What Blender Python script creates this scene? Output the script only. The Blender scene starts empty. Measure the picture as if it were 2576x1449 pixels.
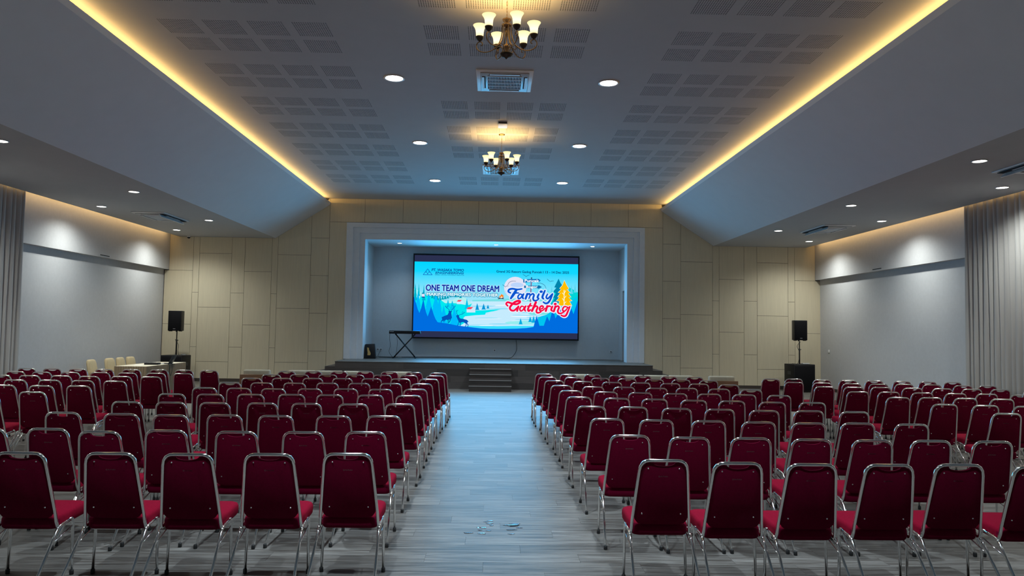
import bpy, bmesh, math, random
from mathutils import Vector, Matrix

random.seed(7)
scene = bpy.context.scene
COL = scene.collection
PI = math.pi

# ---------------------------------------------------------------- camera
FOCAL_PX, YAW, PITCH, ROLL, EYE = 1859.4, 0.0229, 0.0558, 0.0152, 1.81
fwd = Vector((math.sin(YAW) * math.cos(PITCH), math.cos(YAW) * math.cos(PITCH), math.sin(PITCH)))
rgt = Vector((math.cos(YAW), -math.sin(YAW), 0))
upv = rgt.cross(fwd)
cr, sr = math.cos(ROLL), math.sin(ROLL)
r2, u2 = cr * rgt + sr * upv, -sr * rgt + cr * upv
cam_data = bpy.data.cameras.new('camera')
cam_data.sensor_fit = 'HORIZONTAL'
cam_data.sensor_width = 36.0
cam_data.lens = 36.0 * FOCAL_PX / 2576.0
cam_data.clip_end = 200
cam = bpy.data.objects.new('camera', cam_data)
COL.objects.link(cam)
cam.matrix_world = Matrix(((r2.x, u2.x, -fwd.x, 0), (r2.y, u2.y, -fwd.y, 0), (r2.z, u2.z, -fwd.z, EYE), (0, 0, 0, 1)))
scene.camera = cam

# ---------------------------------------------------------------- world, view, large lights
world = bpy.data.worlds.new('world')
scene.world = world
world.use_nodes = True
world.node_tree.nodes['Background'].inputs[0].default_value = (0.5, 0.55, 0.65, 1)
world.node_tree.nodes['Background'].inputs[1].default_value = 0.02
vs = scene.view_settings
vs.view_transform = 'Standard'
vs.look = 'None'
vs.gamma = 1.0
vs.use_curve_mapping = False
vs.exposure = 1.05

# room dimensions (metres), the room is symmetric about x = 0
D = 24.02            # face of the rear panel wall
ZC, ZS = 5.98, 4.645  # flat ceiling, side soffits
XLIP, ZLIP, ZUP = 5.43, 5.76, 5.85
XSL = 7.145          # foot of the slopes
XSOF = 10.24         # outer edge of soffit
XUP, XLOW, ZB = 10.52, 10.68, 3.57
YBACK = -3.0
ZST = 0.78           # stage height

COVE_POWER, SLOT_POWER, SCREEN_POWER = 47.0, 19.0, 130.0
CENTRE_SPOT, SIDE_SPOT, STAGE_SPOT, BULB = 425.0, 150.0, 27.0, 5.8

def area_light(name, loc, direction, sx, sy, power, color, spread=PI):
    l = bpy.data.lights.new(name, 'AREA')
    l.shape = 'RECTANGLE'; l.size = sx; l.size_y = sy; l.energy = power; l.color = color; l.spread = spread
    o = bpy.data.objects.new(name, l); COL.objects.link(o)
    d = Vector(direction).normalized()
    z = -d
    x = Vector((0, 1, 0)) if abs(d.y) < 0.9 else Vector((1, 0, 0))
    y = z.cross(x).normalized(); x = y.cross(z).normalized()
    o.matrix_world = Matrix(((x.x, y.x, z.x, loc[0]), (x.y, y.y, z.y, loc[1]), (x.z, y.z, z.z, loc[2]), (0, 0, 0, 1)))
    return o
WARM = (1.0, 0.57, 0.16)
COVE_LEN = D - 4.2
for s in (-1, 1):
    # LED strips lying in the cove troughs and in the slots along the side walls
    area_light('cove_led_light', (s * (XLIP + 0.15), 4.0 + COVE_LEN / 2, ZUP - 0.012), (-s * 0.92, 0, 0.4), COVE_LEN, 0.04, COVE_POWER, WARM)
    area_light('slot_led_light', (s * (XSOF + 0.05), 6.0 + (D - 6.2) / 2, ZS + 0.17), (s * 1.0, 0, -0.55), D - 6.4, 0.03, SLOT_POWER, (1.0, 0.62, 0.25))
# glow given off by the LED wall
area_light('led_wall_light', (0.03, 26.2, 2.95), (0, -1, 0), 5.6, 2.4, SCREEN_POWER, (0.09, 0.53, 1.0), 2.6)

# ---------------------------------------------------------------- helpers
MATS = {}
def srgb(r, g, b):
    f = lambda c: (c / 255 / 12.92) if c / 255 <= 0.04045 else ((c / 255 + 0.055) / 1.055) ** 2.4
    return (f(r), f(g), f(b), 1)
def mat(name, color, rough=0.6, metal=0.0, noise=None, bump=None, sheen=0.0, spec=0.5):
    """principled material with procedural colour variation (noise = scale, amount) and fine relief (bump = scale, strength)"""
    m = bpy.data.materials.new(name); m.use_nodes = True
    nt = m.node_tree; b = nt.nodes['Principled BSDF']
    b.inputs['Base Color'].default_value = color
    b.inputs['Roughness'].default_value = rough
    b.inputs['Metallic'].default_value = metal
    b.inputs['Specular IOR Level'].default_value = spec
    if sheen: b.inputs['Sheen Weight'].default_value = sheen
    tc = nt.nodes.new('ShaderNodeTexCoord')
    if noise:
        n = nt.nodes.new('ShaderNodeTexNoise'); n.inputs['Scale'].default_value = noise[0]; n.inputs['Detail'].default_value = 4
        mp = nt.nodes.new('ShaderNodeMapping')
        if len(noise) > 2: mp.inputs['Scale'].default_value = noise[2]
        nt.links.new(tc.outputs['Object'], mp.inputs['Vector']); nt.links.new(mp.outputs[0], n.inputs['Vector'])
        mx = nt.nodes.new('ShaderNodeMix'); mx.data_type = 'RGBA'
        a = noise[1]
        mx.inputs['A'].default_value = tuple(c * (1 - a) for c in color[:3]) + (1,)
        mx.inputs['B'].default_value = tuple(min(1, c * (1 + a)) for c in color[:3]) + (1,)
        nt.links.new(n.outputs['Fac'], mx.inputs['Factor']); nt.links.new(mx.outputs['Result'], b.inputs['Base Color'])
    if bump:
        n = nt.nodes.new('ShaderNodeTexNoise'); n.inputs['Scale'].default_value = bump[0]; n.inputs['Detail'].default_value = 3
        nt.links.new(tc.outputs['Object'], n.inputs['Vector'])
        bp = nt.nodes.new('ShaderNodeBump'); bp.inputs['Strength'].default_value = bump[1]; bp.inputs['Distance'].default_value = 0.004
        nt.links.new(n.outputs['Fac'], bp.inputs['Height']); nt.links.new(bp.outputs[0], b.inputs['Normal'])
    MATS[name] = m
    return m
def emit(name, color, strength):
    m = bpy.data.materials.new(name); m.use_nodes = True
    nt = m.node_tree; nt.nodes.clear()
    e = nt.nodes.new('ShaderNodeEmission'); e.inputs[0].default_value = color; e.inputs[1].default_value = strength
    o = nt.nodes.new('ShaderNodeOutputMaterial'); nt.links.new(e.outputs[0], o.inputs[0])
    MATS[name] = m
    return m

class MB:
    """collects shapes for one mesh"""
    def __init__(self): self.v = []; self.f = []; self.sm = []
    def add(self, vs_, fs, smooth=False):
        o = len(self.v); self.v += [tuple(p) for p in vs_]
        for f in fs: self.f.append([i + o for i in f]); self.sm.append(smooth)
        return self
    def box(self, x0, x1, y0, y1, z0, z1):
        v = [(x0,y0,z0),(x1,y0,z0),(x1,y1,z0),(x0,y1,z0),(x0,y0,z1),(x1,y0,z1),(x1,y1,z1),(x0,y1,z1)]
        return self.add(v, [(3,2,1,0),(4,5,6,7),(0,1,5,4),(1,2,6,5),(2,3,7,6),(3,0,4,7)])
    def quad(self, a, b, c, d): return self.add([a, b, c, d], [(0,1,2,3)])
    def tube(self, pts, r, n=8, cap=True, closed=False):
        """round tube along points; r a number or one per point"""
        P = [Vector(p) for p in pts]; k = len(P)
        rr = r if isinstance(r, (list, tuple)) else [r] * k
        vs_, prev = [], None
        for i in range(k):
            if closed: t = P[(i + 1) % k] - P[i - 1]
            else: t = P[min(i + 1, k - 1)] - P[max(i - 1, 0)]
            t.normalize()
            if prev is None:
                a = Vector((0, 0, 1)) if abs(t.z) < 0.9 else Vector((1, 0, 0))
                u = t.cross(a).normalized()
            else:
                u = (prev - t * prev.dot(t))
                u = u.normalized() if u.length > 1e-6 else t.orthogonal().normalized()
            prev = u; w = t.cross(u)
            for j in range(n):
                an = 2 * PI * j / n
                vs_.append(P[i] + (u * math.cos(an) + w * math.sin(an)) * rr[i])
        fs = []
        for i in range(k if closed else k - 1):
            for j in range(n):
                a, b = i * n + j, i * n + (j + 1) % n
                c, d = ((i + 1) % k) * n + (j + 1) % n, ((i + 1) % k) * n + j
                fs.append((a, b, c, d))
        self.add(vs_, fs, True)
        if cap and not closed:
            o = len(self.v) - len(vs_)
            self.f.append([o + j for j in reversed(range(n))]); self.sm.append(False)
            self.f.append([o + (k - 1) * n + j for j in range(n)]); self.sm.append(False)
        return self
    def lathe(self, prof, n=20, c=(0, 0, 0), cap0=False, cap1=False):
        vs_ = []
        for r, z in prof:
            for j in range(n):
                a = 2 * PI * j / n; vs_.append((c[0] + r * math.cos(a), c[1] + r * math.sin(a), c[2] + z))
        fs = [(i*n+j, i*n+(j+1)%n, (i+1)*n+(j+1)%n, (i+1)*n+j) for i in range(len(prof)-1) for j in range(n)]
        self.add(vs_, fs, True)
        o = len(self.v) - len(vs_)
        if cap0: self.f.append([o + j for j in reversed(range(n))]); self.sm.append(False)
        if cap1: self.f.append([o + (len(prof)-1)*n + j for j in range(n)]); self.sm.append(False)
        return self
    def prism(self, poly, axis, a, b):
        """extrude polygon (2d) along axis ('x','y','z') from a to b"""
        k = len(poly)
        def P(p, t): return {'x': (t, p[0], p[1]), 'y': (p[0], t, p[1]), 'z': (p[0], p[1], t)}[axis]
        v = [P(p, a) for p in poly] + [P(p, b) for p in poly]
        return self.add(v, [tuple(range(k)), tuple(range(2*k-1, k-1, -1))] + [(i, i+k, (i+1)%k+k, (i+1)%k) for i in range(k)])
    def mesh(self, name, material, bevel=0.0, seg=2, sub=0):
        me = bpy.data.meshes.new(name)
        me.from_pydata(self.v, [], self.f)
        me.polygons.foreach_set('use_smooth', self.sm)
        bm = bmesh.new(); bm.from_mesh(me)
        bmesh.ops.recalc_face_normals(bm, faces=bm.faces)
        if bevel:
            es = [e for e in bm.edges if len(e.link_faces) == 2 and e.calc_face_angle(0) > 0.5]
            bmesh.ops.bevel(bm, geom=es, offset=bevel, segments=seg, affect='EDGES', profile=0.5, clamp_overlap=True)
            for f in bm.faces: f.smooth = True
        bm.to_mesh(me); bm.free()
        me.materials.append(MATS[material] if isinstance(material, str) else material)
        return me
    def build(self, name, material, parent=None, loc=(0, 0, 0), rz=0.0, bevel=0.0, seg=2):
        return link(name, self.mesh(name, material, bevel, seg), parent, loc, rz)
def link(name, me, parent=None, loc=(0, 0, 0), rz=0.0):
    o = bpy.data.objects.new(name, me); COL.objects.link(o)
    o.location = loc; o.rotation_euler = (0, 0, rz)
    if parent: o.parent = parent
    return o
def tag(o, label=None, cat=None, group=None, kind=None):
    if label: o['label'] = label
    if cat: o['category'] = cat
    if group: o['group'] = group
    if kind: o['kind'] = kind
    return o
def thing(name, label, cat, loc=(0, 0, 0), rz=0.0, group=None):
    return tag(link(name, None, None, loc, rz), label, cat, group)
def copy_tree(o, parent=None):
    c = o.copy(); COL.objects.link(c); c.parent = parent
    if parent: c.matrix_parent_inverse = o.matrix_parent_inverse
    for ch in KIDS(o): copy_tree(ch, c)
    return c
def KIDS(o): return [x for x in ALLK.get(o.name, [])]
ALLK = {}
_link = link
def link(name, me, parent=None, loc=(0, 0, 0), rz=0.0):
    o = _link(name, me, parent, loc, rz)
    if parent: ALLK.setdefault(parent.name, []).append(o)
    return o
def bez(pts, n=8):
    """Catmull-Rom through points"""
    P = [Vector(p) for p in pts]; out = []
    for i in range(len(P) - 1):
        p0, p1, p2, p3 = P[max(i-1, 0)], P[i], P[i+1], P[min(i+2, len(P)-1)]
        for k in range(n):
            t = k / n
            out.append(0.5 * ((2*p1) + (p2-p0)*t + (2*p0-5*p1+4*p2-p3)*t*t + (3*p1-p0-3*p2+p3)*t**3))
    out.append(P[-1]); return out
def light(name, kind, loc, power, color, parent=None, **kw):
    l = bpy.data.lights.new(name, kind); l.energy = power; l.color = color
    for k, v in kw.items(): setattr(l, k, v)
    o = bpy.data.objects.new(name, l); COL.objects.link(o); o.location = loc
    if parent: o.parent = parent
    return o
def text_mesh(name, body, material, x0, x1, z0, z1, y, parent, bold=0.0, shear=0.0):
    """flat lettering filling the box x0..x1, z0..z1 in the plane y (facing -y); bold thickens the strokes (share of the height)"""
    cu = bpy.data.curves.new(name, 'FONT'); cu.body = body; cu.shear = shear; cu.resolution_u = 3
    t = bpy.data.objects.new(name, cu); COL.objects.link(t)
    dg = bpy.context.evaluated_depsgraph_get()
    src = bpy.data.meshes.new_from_object(t.evaluated_get(dg))
    bpy.data.objects.remove(t); bpy.data.curves.remove(cu)
    xs = [v.co.x for v in src.vertices]; ys = [v.co.y for v in src.vertices]
    a, b, c, d = min(xs), max(xs), min(ys), max(ys)
    g = bold * (z1 - z0)
    X0, X1, Z0, Z1 = x0 + g, x1 - g, z0 + g, z1 - g
    base = [(X0 + (v.co.x - a) / (b - a) * (X1 - X0), Z0 + (v.co.y - c) / (d - c) * (Z1 - Z0)) for v in src.vertices]
    faces = [tuple(p.vertices) for p in src.polygons]
    shifts = [(0.0, 0.0)] + ([(g * math.cos(k * PI / 4), g * math.sin(k * PI / 4)) for k in range(8)] if g else [])
    V, F_ = [], []
    for dx, dz in shifts:
        o = len(V); V += [(x + dx, y, z + dz) for x, z in base]; F_ += [tuple(i + o for i in f) for f in faces]
    me = bpy.data.meshes.new(name); me.from_pydata(V, [], F_)
    me.materials.append(MATS[material])
    bpy.data.meshes.remove(src)
    return link(name, me, parent)
ORD = ['first', 'second', 'third', 'fourth', 'fifth', 'sixth', 'seventh', 'eighth', 'ninth', 'tenth']

# ---------------------------------------------------------------- materials
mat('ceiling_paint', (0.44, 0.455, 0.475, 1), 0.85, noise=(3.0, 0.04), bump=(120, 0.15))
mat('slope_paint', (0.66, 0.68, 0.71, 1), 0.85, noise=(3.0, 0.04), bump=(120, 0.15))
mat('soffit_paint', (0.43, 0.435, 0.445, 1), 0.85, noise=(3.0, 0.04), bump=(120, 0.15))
mat('alcove_paint', (0.57, 0.63, 0.67, 1), 0.8, noise=(14.0, 0.05), bump=(90, 0.3))
mat('wall_paper', (0.50, 0.505, 0.515, 1), 0.8, noise=(14.0, 0.07), bump=(90, 0.5))
mat('portal_paint', (0.68, 0.75, 0.82, 1), 0.7, noise=(8.0, 0.05), bump=(150, 0.2))
mat('white_paint', (0.64, 0.68, 0.72, 1), 0.6)
mat('lip_paint', (0.72, 0.72, 0.72, 1), 0.7)
mat('cream_panel', (0.64, 0.575, 0.42, 1), 0.75, noise=(30.0, 0.08, (1.0, 1.0, 0.06)), bump=(160, 0.25))
mat('dark_joint', (0.05, 0.04, 0.03, 1), 0.9)
mat('dark_void', (0.012, 0.012, 0.014, 1), 0.9)
mat('dark_trim', (0.055, 0.042, 0.036, 1), 0.5)
mat('stage_wood', (0.060, 0.050, 0.046, 1), 0.5, noise=(5.0, 0.45, (0.5, 2.0, 9.0)))
mat('stage_nosing', (0.30, 0.29, 0.28, 1), 0.35, 0.4)
mat('chrome', (0.90, 0.89, 0.88, 1), 0.10, 1.0)
mat('rubber', (0.012, 0.012, 0.012, 1), 0.7)
mat('seat_fabric', (0.195, 0.0035, 0.019, 1), 0.95, noise=(60.0, 0.18), bump=(500, 0.3), spec=0.06)
mat('shaded_fabric', (0.115, 0.0004, 0.017, 1), 0.95, noise=(60.0, 0.2), bump=(500, 0.3), spec=0.08)  # same fabric as the seat, shade on the rear sides painted into its colour
mat('print_grey', (0.16, 0.09, 0.09, 1), 0.7)
mat('black_plastic', (0.009, 0.009, 0.011, 1), 0.5, spec=0.3)
mat('black_grille', (0.006, 0.006, 0.008, 1), 0.7, bump=(900, 0.8), spec=0.15)
mat('dark_grey_plastic', (0.035, 0.037, 0.04, 1), 0.5)
mat('gold_print', (0.55, 0.36, 0.12, 1), 0.4)
mat('white_plastic', (0.75, 0.76, 0.77, 1), 0.4)
mat('silver_plastic', (0.42, 0.43, 0.44, 1), 0.4, 0.3)
mat('cream_cloth', (0.52, 0.42, 0.25, 1), 0.9, noise=(20.0, 0.08), bump=(300, 0.3))
mat('table_cloth', (0.66, 0.60, 0.46, 1), 0.9, noise=(12.0, 0.06), bump=(300, 0.2))
mat('skirt_cloth', (0.28, 0.21, 0.135, 1), 0.85, noise=(12.0, 0.08), bump=(300, 0.2))
mat('sofa_fabric', (0.36, 0.33, 0.25, 1), 0.9, noise=(20.0, 0.08), bump=(300, 0.3))
mat('sofa_wood', (0.16, 0.075, 0.035, 1), 0.4, noise=(6.0, 0.3, (1.0, 1.0, 6.0)))
mat('bronze', (0.33, 0.21, 0.11, 1), 0.32, 0.9)
mat('bronze_dark', (0.05, 0.035, 0.025, 1), 0.35, 0.6)
mat('curtain_cloth', (0.40, 0.395, 0.385, 1), 0.85, noise=(4.0, 0.12, (1, 1, 0.15)), bump=(200, 0.2))
mat('paper', (0.8, 0.8, 0.78, 1), 0.7)
emit('lamp_cold', (0.93, 0.97, 1.0, 1), 9.0)
emit('lamp_neutral', (1.0, 0.96, 0.86, 1), 9.0)
emit('strip_warm', (1.0, 0.66, 0.26, 1), 2.5)

def plank_material():
    """wood-look vinyl; tone and grain change from plank to plank (pattern in room coordinates)"""
    m = bpy.data.materials.new('vinyl_plank'); m.use_nodes = True; nt = m.node_tree; N = nt.nodes.new; L = nt.links.new
    b = nt.nodes['Principled BSDF']
    geo = N('ShaderNodeNewGeometry'); sep = N('ShaderNodeSeparateXYZ'); L(geo.outputs['Position'], sep.inputs[0])
    def math_(op, a, bb=None):
        n = N('ShaderNodeMath'); n.operation = op
        for i, x in enumerate((a, bb)):
            if x is None: continue
            if isinstance(x, (int, float)): n.inputs[i].default_value = x
            else: L(x, n.inputs[i])
        return n.outputs[0]
    row = math_('FLOOR', math_('DIVIDE', sep.outputs['Y'], PLANK_W))
    off = math_('MULTIPLY', math_('FRACT', math_('MULTIPLY', row, 0.377)), PLANK_L)
    col = math_('FLOOR', math_('DIVIDE', math_('ADD', sep.outputs['X'], off), PLANK_L))
    cv = N('ShaderNodeCombineXYZ'); L(row, cv.inputs[0]); L(col, cv.inputs[1])
    wn = N('ShaderNodeTexWhiteNoise'); wn.noise_dimensions = '2D'; L(cv.outputs[0], wn.inputs['Vector'])
    # grain
    sc = N('ShaderNodeVectorMath'); sc.operation = 'MULTIPLY'; sc.inputs[1].default_value = (0.9, 14.0, 1.0); L(geo.outputs['Position'], sc.inputs[0])
    ad = N('ShaderNodeVectorMath'); ad.operation = 'ADD'; L(sc.outputs[0], ad.inputs[0])
    sh = N('ShaderNodeVectorMath'); sh.operation = 'SCALE'; sh.inputs['Scale'].default_value = 37.0; L(wn.outputs['Color'], sh.inputs[0]); L(sh.outputs[0], ad.inputs[1])
    g = N('ShaderNodeTexNoise'); g.inputs['Scale'].default_value = 2.2; g.inputs['Detail'].default_value = 6; g.inputs['Roughness'].default_value = 0.65; L(ad.outputs[0], g.inputs['Vector'])
    ramp = N('ShaderNodeValToRGB'); L(g.outputs['Fac'], ramp.inputs[0])
    ramp.color_ramp.elements[0].position = 0.37; ramp.color_ramp.elements[0].color = (0.060, 0.052, 0.045, 1)
    ramp.color_ramp.elements[1].position = 0.64; ramp.color_ramp.elements[1].color = (0.180, 0.172, 0.158, 1)
    tone = math_('ADD', math_('MULTIPLY', wn.outputs['Value'], 0.36), 0.80)
    mu = N('ShaderNodeVectorMath'); mu.operation = 'SCALE'; L(ramp.outputs[0], mu.inputs[0]); L(tone, mu.inputs['Scale'])
    L(mu.outputs[0], b.inputs['Base Color'])
    rr = math_('ADD', math_('MULTIPLY', g.outputs['Fac'], 0.22), 0.35); L(rr, b.inputs['Roughness'])
    b.inputs['Specular IOR Level'].default_value = 0.30
    bp = N('ShaderNodeBump'); bp.inputs['Strength'].default_value = 0.12; bp.inputs['Distance'].default_value = 0.003
    L(g.outputs['Fac'], bp.inputs['Height']); L(bp.outputs[0], b.inputs['Normal'])
    MATS['vinyl_plank'] = m
PLANK_W, PLANK_L = 0.234, 1.22
plank_material()

# ================================================================ THE SETTING
# ---------------------------------------------------------------- floor with planks
FX, R0, R1 = 3.9, 18, 43
fy0, fy1 = R0 * PLANK_W, R1 * PLANK_W
b = MB()
b.box(-11, 11, YBACK, fy0, -0.1, 0); b.box(-11, 11, fy1, D + 0.2, -0.1, 0)
b.box(-11, -FX, fy0, fy1, -0.1, 0); b.box(FX, 11, fy0, fy1, -0.1, 0); b.box(-FX, FX, fy0, fy1, -0.1, -0.006)
floor = tag(b.build('floor', 'vinyl_plank'), 'grey brown wood look vinyl floor of the hall', kind='structure')
for r in range(R0, R1):
    off = (r * 0.377 - math.floor(r * 0.377)) * PLANK_L
    c = math.floor((-FX + off) / PLANK_L)
    while c * PLANK_L - off < FX - 1e-6:
        x0, x1 = max(-FX, c * PLANK_L - off), min(FX, (c + 1) * PLANK_L - off)
        if x1 - x0 > 0.02:
            MB().box(x0 + 0.0008, x1 - 0.0008, r * PLANK_W + 0.0008, (r + 1) * PLANK_W - 0.0008, -0.006, 0).build('floor_plank', 'vinyl_plank', floor)
        c += 1

# ---------------------------------------------------------------- flat ceiling with perforated panels
PP = 0.0306
CELL = 16 * PP
xs_cells = [-4.69 - PP/2 + 0.612 * k for k in range(4)] + [-1.042 - PP/2 + 0.612 * k for k in range(4)] + [4.344 - PP/2 - 0.612 * k for k in (3, 2, 1, 0)]
ROWS = {k: 10.02 - PP/2 + 1.693 * k for k in range(-2, 7)}
cells = []
for k, y0 in ROWS.items():
    for j, x0 in enumerate(xs_cells):
        if 4 <= j < 8 and k in (1, 5): continue
        for q in (0, 1): cells.append((x0, y0 + 0.635 * q))
gx = sorted({-XLIP - 0.42, XLIP + 0.42} | {round(x, 5) for x, _ in cells} | {round(x + CELL, 5) for x, _ in cells})
gy = sorted({YBACK, D + 0.1} | {round(y, 5) for _, y in cells} | {round(y + CELL, 5) for _, y in cells})
cs = {(round(x, 5), round(y, 5)) for x, y in cells}
b = MB()
for i in range(len(gx) - 1):
    for j in range(len(gy) - 1):
        if (gx[i], gy[j]) in cs: continue
        b.quad((gx[i], gy[j], ZC), (gx[i], gy[j+1], ZC), (gx[i+1], gy[j+1], ZC), (gx[i+1], gy[j], ZC))
ceiling = tag(b.build('ceiling', 'ceiling_paint'), 'flat grey centre ceiling with perforated panels', kind='structure')
# one perforated panel: 16 x 16 holes, shared by every copy
b = MB(); hs = 0.0064; hd = 0.014; nf = []
for i in range(16):
    for j in range(16):
        x, y = i * PP, j * PP; cx, cy = x + PP/2, y + PP/2
        o = [(x, y, 0), (x+PP, y, 0), (x+PP, y+PP, 0), (x, y+PP, 0)]
        q = [(cx-hs, cy-hs, 0), (cx+hs, cy-hs, 0), (cx+hs, cy+hs, 0), (cx-hs, cy+hs, 0)]
        t = [(p[0], p[1], hd) for p in q]
        b.add(o + q + t, [(0,4,5,1)[::1], (1,5,6,2), (2,6,7,3), (3,7,4,0), (4,8,9,5), (5,9,10,6), (6,10,11,7), (7,11,8,4), (8,11,10,9)])
me_perf = bpy.data.meshes.new('perforated_panel'); me_perf.from_pydata(b.v, [], b.f)
me_perf.materials.append(MATS['ceiling_paint']); me_perf.materials.append(MATS['dark_void'])
me_perf.polygons.foreach_set('material_index', [1 if k % 9 >= 4 else 0 for k in range(len(b.f))])
for x, y in cells: link('perforated_panel', me_perf, ceiling, (x, y, ZC))
Y0C = YBACK
for s in (-1, 1):
    MB().prism([(s*XLIP, ZLIP), (s*XSL, ZS), (s*XSL, ZS+0.03), (s*XLIP, ZLIP+0.03)], 'y', Y0C, D).build('sloped_panel', 'slope_paint', ceiling)
    MB().prism([(s*XSL, ZS), (s*XSOF, ZS), (s*XSOF, ZS+0.25), (s*(XSOF-0.02), ZS+0.25), (s*(XSOF-0.02), ZS+0.03), (s*XSL, ZS+0.03)], 'y', Y0C, D).build('side_soffit', 'soffit_paint', ceiling)
    MB().prism([(s*XLIP, ZLIP), (s*(XLIP-0.04), ZUP-0.01), (s*(XLIP-0.02), ZUP-0.01), (s*(XLIP+0.02), ZLIP+0.03), (s*(XLIP+0.40), ZLIP+0.03), (s*(XLIP+0.40), ZC), (s*(XLIP+0.42), ZC), (s*(XLIP+0.42), ZLIP)], 'y', Y0C, D).build('cove_lip', 'lip_paint', ceiling)
    MB().box(min(s*(XSOF-0.02), s*(XUP+0.15)), max(s*(XSOF-0.02), s*(XUP+0.15)), Y0C, D, ZS+0.25, ZS+0.28).build('slot_cover', 'soffit_paint', ceiling)
    MB().box(min(s*(XLIP+0.135), s*(XLIP+0.165)), max(s*(XLIP+0.135), s*(XLIP+0.165)), 4.0, D - 0.2, ZLIP+0.031, ZUP-0.016).build('led_strip', 'strip_warm', ceiling)

# ---------------------------------------------------------------- side walls
for s, side in ((-1, 'left'), (1, 'right')):
    lo = lambda a, c: (min(s*a, s*c), max(s*a, s*c))
    w = tag(MB().box(*lo(XLOW, XLOW+0.2), YBACK, D + 0.2, 0, ZS+0.28).build('wall_' + side, 'wall_paper'), 'pale grey papered %s side wall with bulkhead' % side, kind='structure')
    MB().box(*lo(XUP, XLOW), YBACK, D, ZB, ZS+0.25).build('bulkhead', 'wall_paper', w)
    MB().box(*lo(XUP-0.004, XUP), 19.85, 20.32, 3.615, 3.635).build('vent_slot', 'dark_void', w)
    tag(MB().box(*lo(XLOW-0.012, XLOW), YBACK, D - 0.02, 0, 0.10).build('baseboard_' + side, 'dark_trim'), 'dark baseboard along the %s wall' % side, kind='structure')
tag(MB().box(-11, 11, YBACK-0.2, YBACK, 0, ZC+0.1).build('wall_front', 'wall_paper'), 'plain wall at the rear end of the hall', kind='structure')

# ---------------------------------------------------------------- stage end wall: recessed backing + single panels
PL, PR, PT = -4.85, 4.88, 5.20
b = MB()
b.box(-10.68, PL, D+0.018, D+0.2, 0, ZC); b.box(PR, 10.73, D+0.018, D+0.2, 0, ZC); b.box(PL, PR, D+0.018, D+0.2, PT, ZC)
wall_back = tag(b.build('wall_back', 'dark_joint'), 'cream panelled wall around the stage opening', kind='structure')
def ztop(x):
    a = abs(x)
    if a > XSOF: return ZS + 0.24
    return ZS if a >= XSL else (ZC if a <= XLIP else ZS + (ZLIP - ZS) * (XSL - a) / (XSL - XLIP))
def wall_panel(x0, x1, z0, z1):
    g = 0.0045
    x0, x1, z0 = x0 + g, x1 - g, z0 + g
    xs = sorted([x0, x1] + [v for v in (-XSL, -XLIP, XLIP, XSL) if x0 < v < x1] + [v + e for v in (-XSOF, XSOF) for e in (-0.001, 0.001) if x0 < v < x1])
    top = [(x, min(z1 - g, ztop(x) - 0.002)) for x in xs]
    poly = [(x0, z0), (x1, z0)] + top[::-1]
    MB().prism(poly, 'y', D, D + 0.017).build('wall_panel', 'cream_panel', wall_back)
JO = [[3.55, 1.82], [2.845, 1.10], [4.115, 2.375, 0.63], [2.845, 1.10], [3.55, 1.82], [2.84, 1.10], [4.11, 2.375, 0.64], [4.68, 3.455, 2.235, 1.01], [5.21]]
CL = [-10.66, -9.76, -9.56, -8.53, -8.11, -7.24, -7.05, -5.99, -5.41, PL]
CR = [10.70, 9.84, 9.62, 8.59, 8.16, 7.34, 7.12, 6.07, 5.48, PR]
for edges in (CL, CR):
    for k in range(9):
        x0, x1 = sorted((edges[k], edges[k+1]))
        zs = [0.0] + sorted(JO[k]) + [9.0]
        for z0, z1 in zip(zs, zs[1:]):
            if k == 8 and z0 > 5: continue
            a, c = x0, x1
            if k == 0 and z0 > 3.4: a, c = max(x0, -XUP), min(x1, XUP)
            wall_panel(a, c, z0, z1)
tops = [-5.41, -4.28, -3.04, -1.81, -0.58, 0.66, 1.88, 3.11, 4.34, 5.48]
for x0, x1 in zip(tops, tops[1:]): wall_panel(x0, x1, 5.21, 9.0)
tag(MB().box(-XLOW+0.02, -6.0, D-0.012, D, 0, 0.10).build('baseboard_back', 'dark_trim'), 'dark baseboard under panels left of stage', kind='structure')
tag(MB().box(6.0, XLOW-0.02, D-0.012, D, 0, 0.10).build('baseboard_back_right', 'dark_trim'), 'dark baseboard under panels right of stage', kind='structure')

# ---------------------------------------------------------------- stage opening: three stepped frames and a white reveal
trim = tag(link('trim_1', None, None, (0, D, ZST)), 'stepped grey portal frame around the stage opening', kind='structure')
def u_frame(name, l, r, t, l2, r2_, t2, y0, y1, m):
    poly = [(l, 0), (l, t-ZST), (r, t-ZST), (r, 0), (r2_, 0), (r2_, t2-ZST), (l2, t2-ZST), (l2, 0)]
    v = [(p[0], y0-D, p[1]) for p in poly] + [(p[0], y1-D, p[1]) for p in poly]
    f = [(0,1,6,7), (1,2,5,6), (2,3,4,5), (8,15,14,9), (9,14,13,10), (10,13,12,11)] + [(i, i+8, (i+1)%8+8, (i+1)%8) for i in range(8)]
    MB().add(v, f).build(name, m, trim)
u_frame('portal_step', PL, PR, PT, -4.64, 4.72, 5.055, D-0.03, D+0.25, 'portal_paint')
u_frame('portal_step', -4.64, 4.72, 5.055, -4.44, 4.54, 4.88, D+0.05, D+0.25, 'portal_paint')
u_frame('portal_step', -4.44, 4.54, 4.88, -4.27, 4.335, 4.68, D+0.13, D+0.25, 'portal_paint')
u_frame('reveal', -4.44, 4.54, 4.88, -4.268, 4.333, 4.678, D+0.14, D+0.64, 'white_paint')
YA = 26.46
YD0, YD1, ZD = 24.95, 25.72, 3.2
tag(MB().box(-4.6, 4.7, YA, YA+0.15, ZST, 4.9).build('wall_alcove_back', 'alcove_paint'), 'grey rear wall of the stage alcove', kind='structure')
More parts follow.
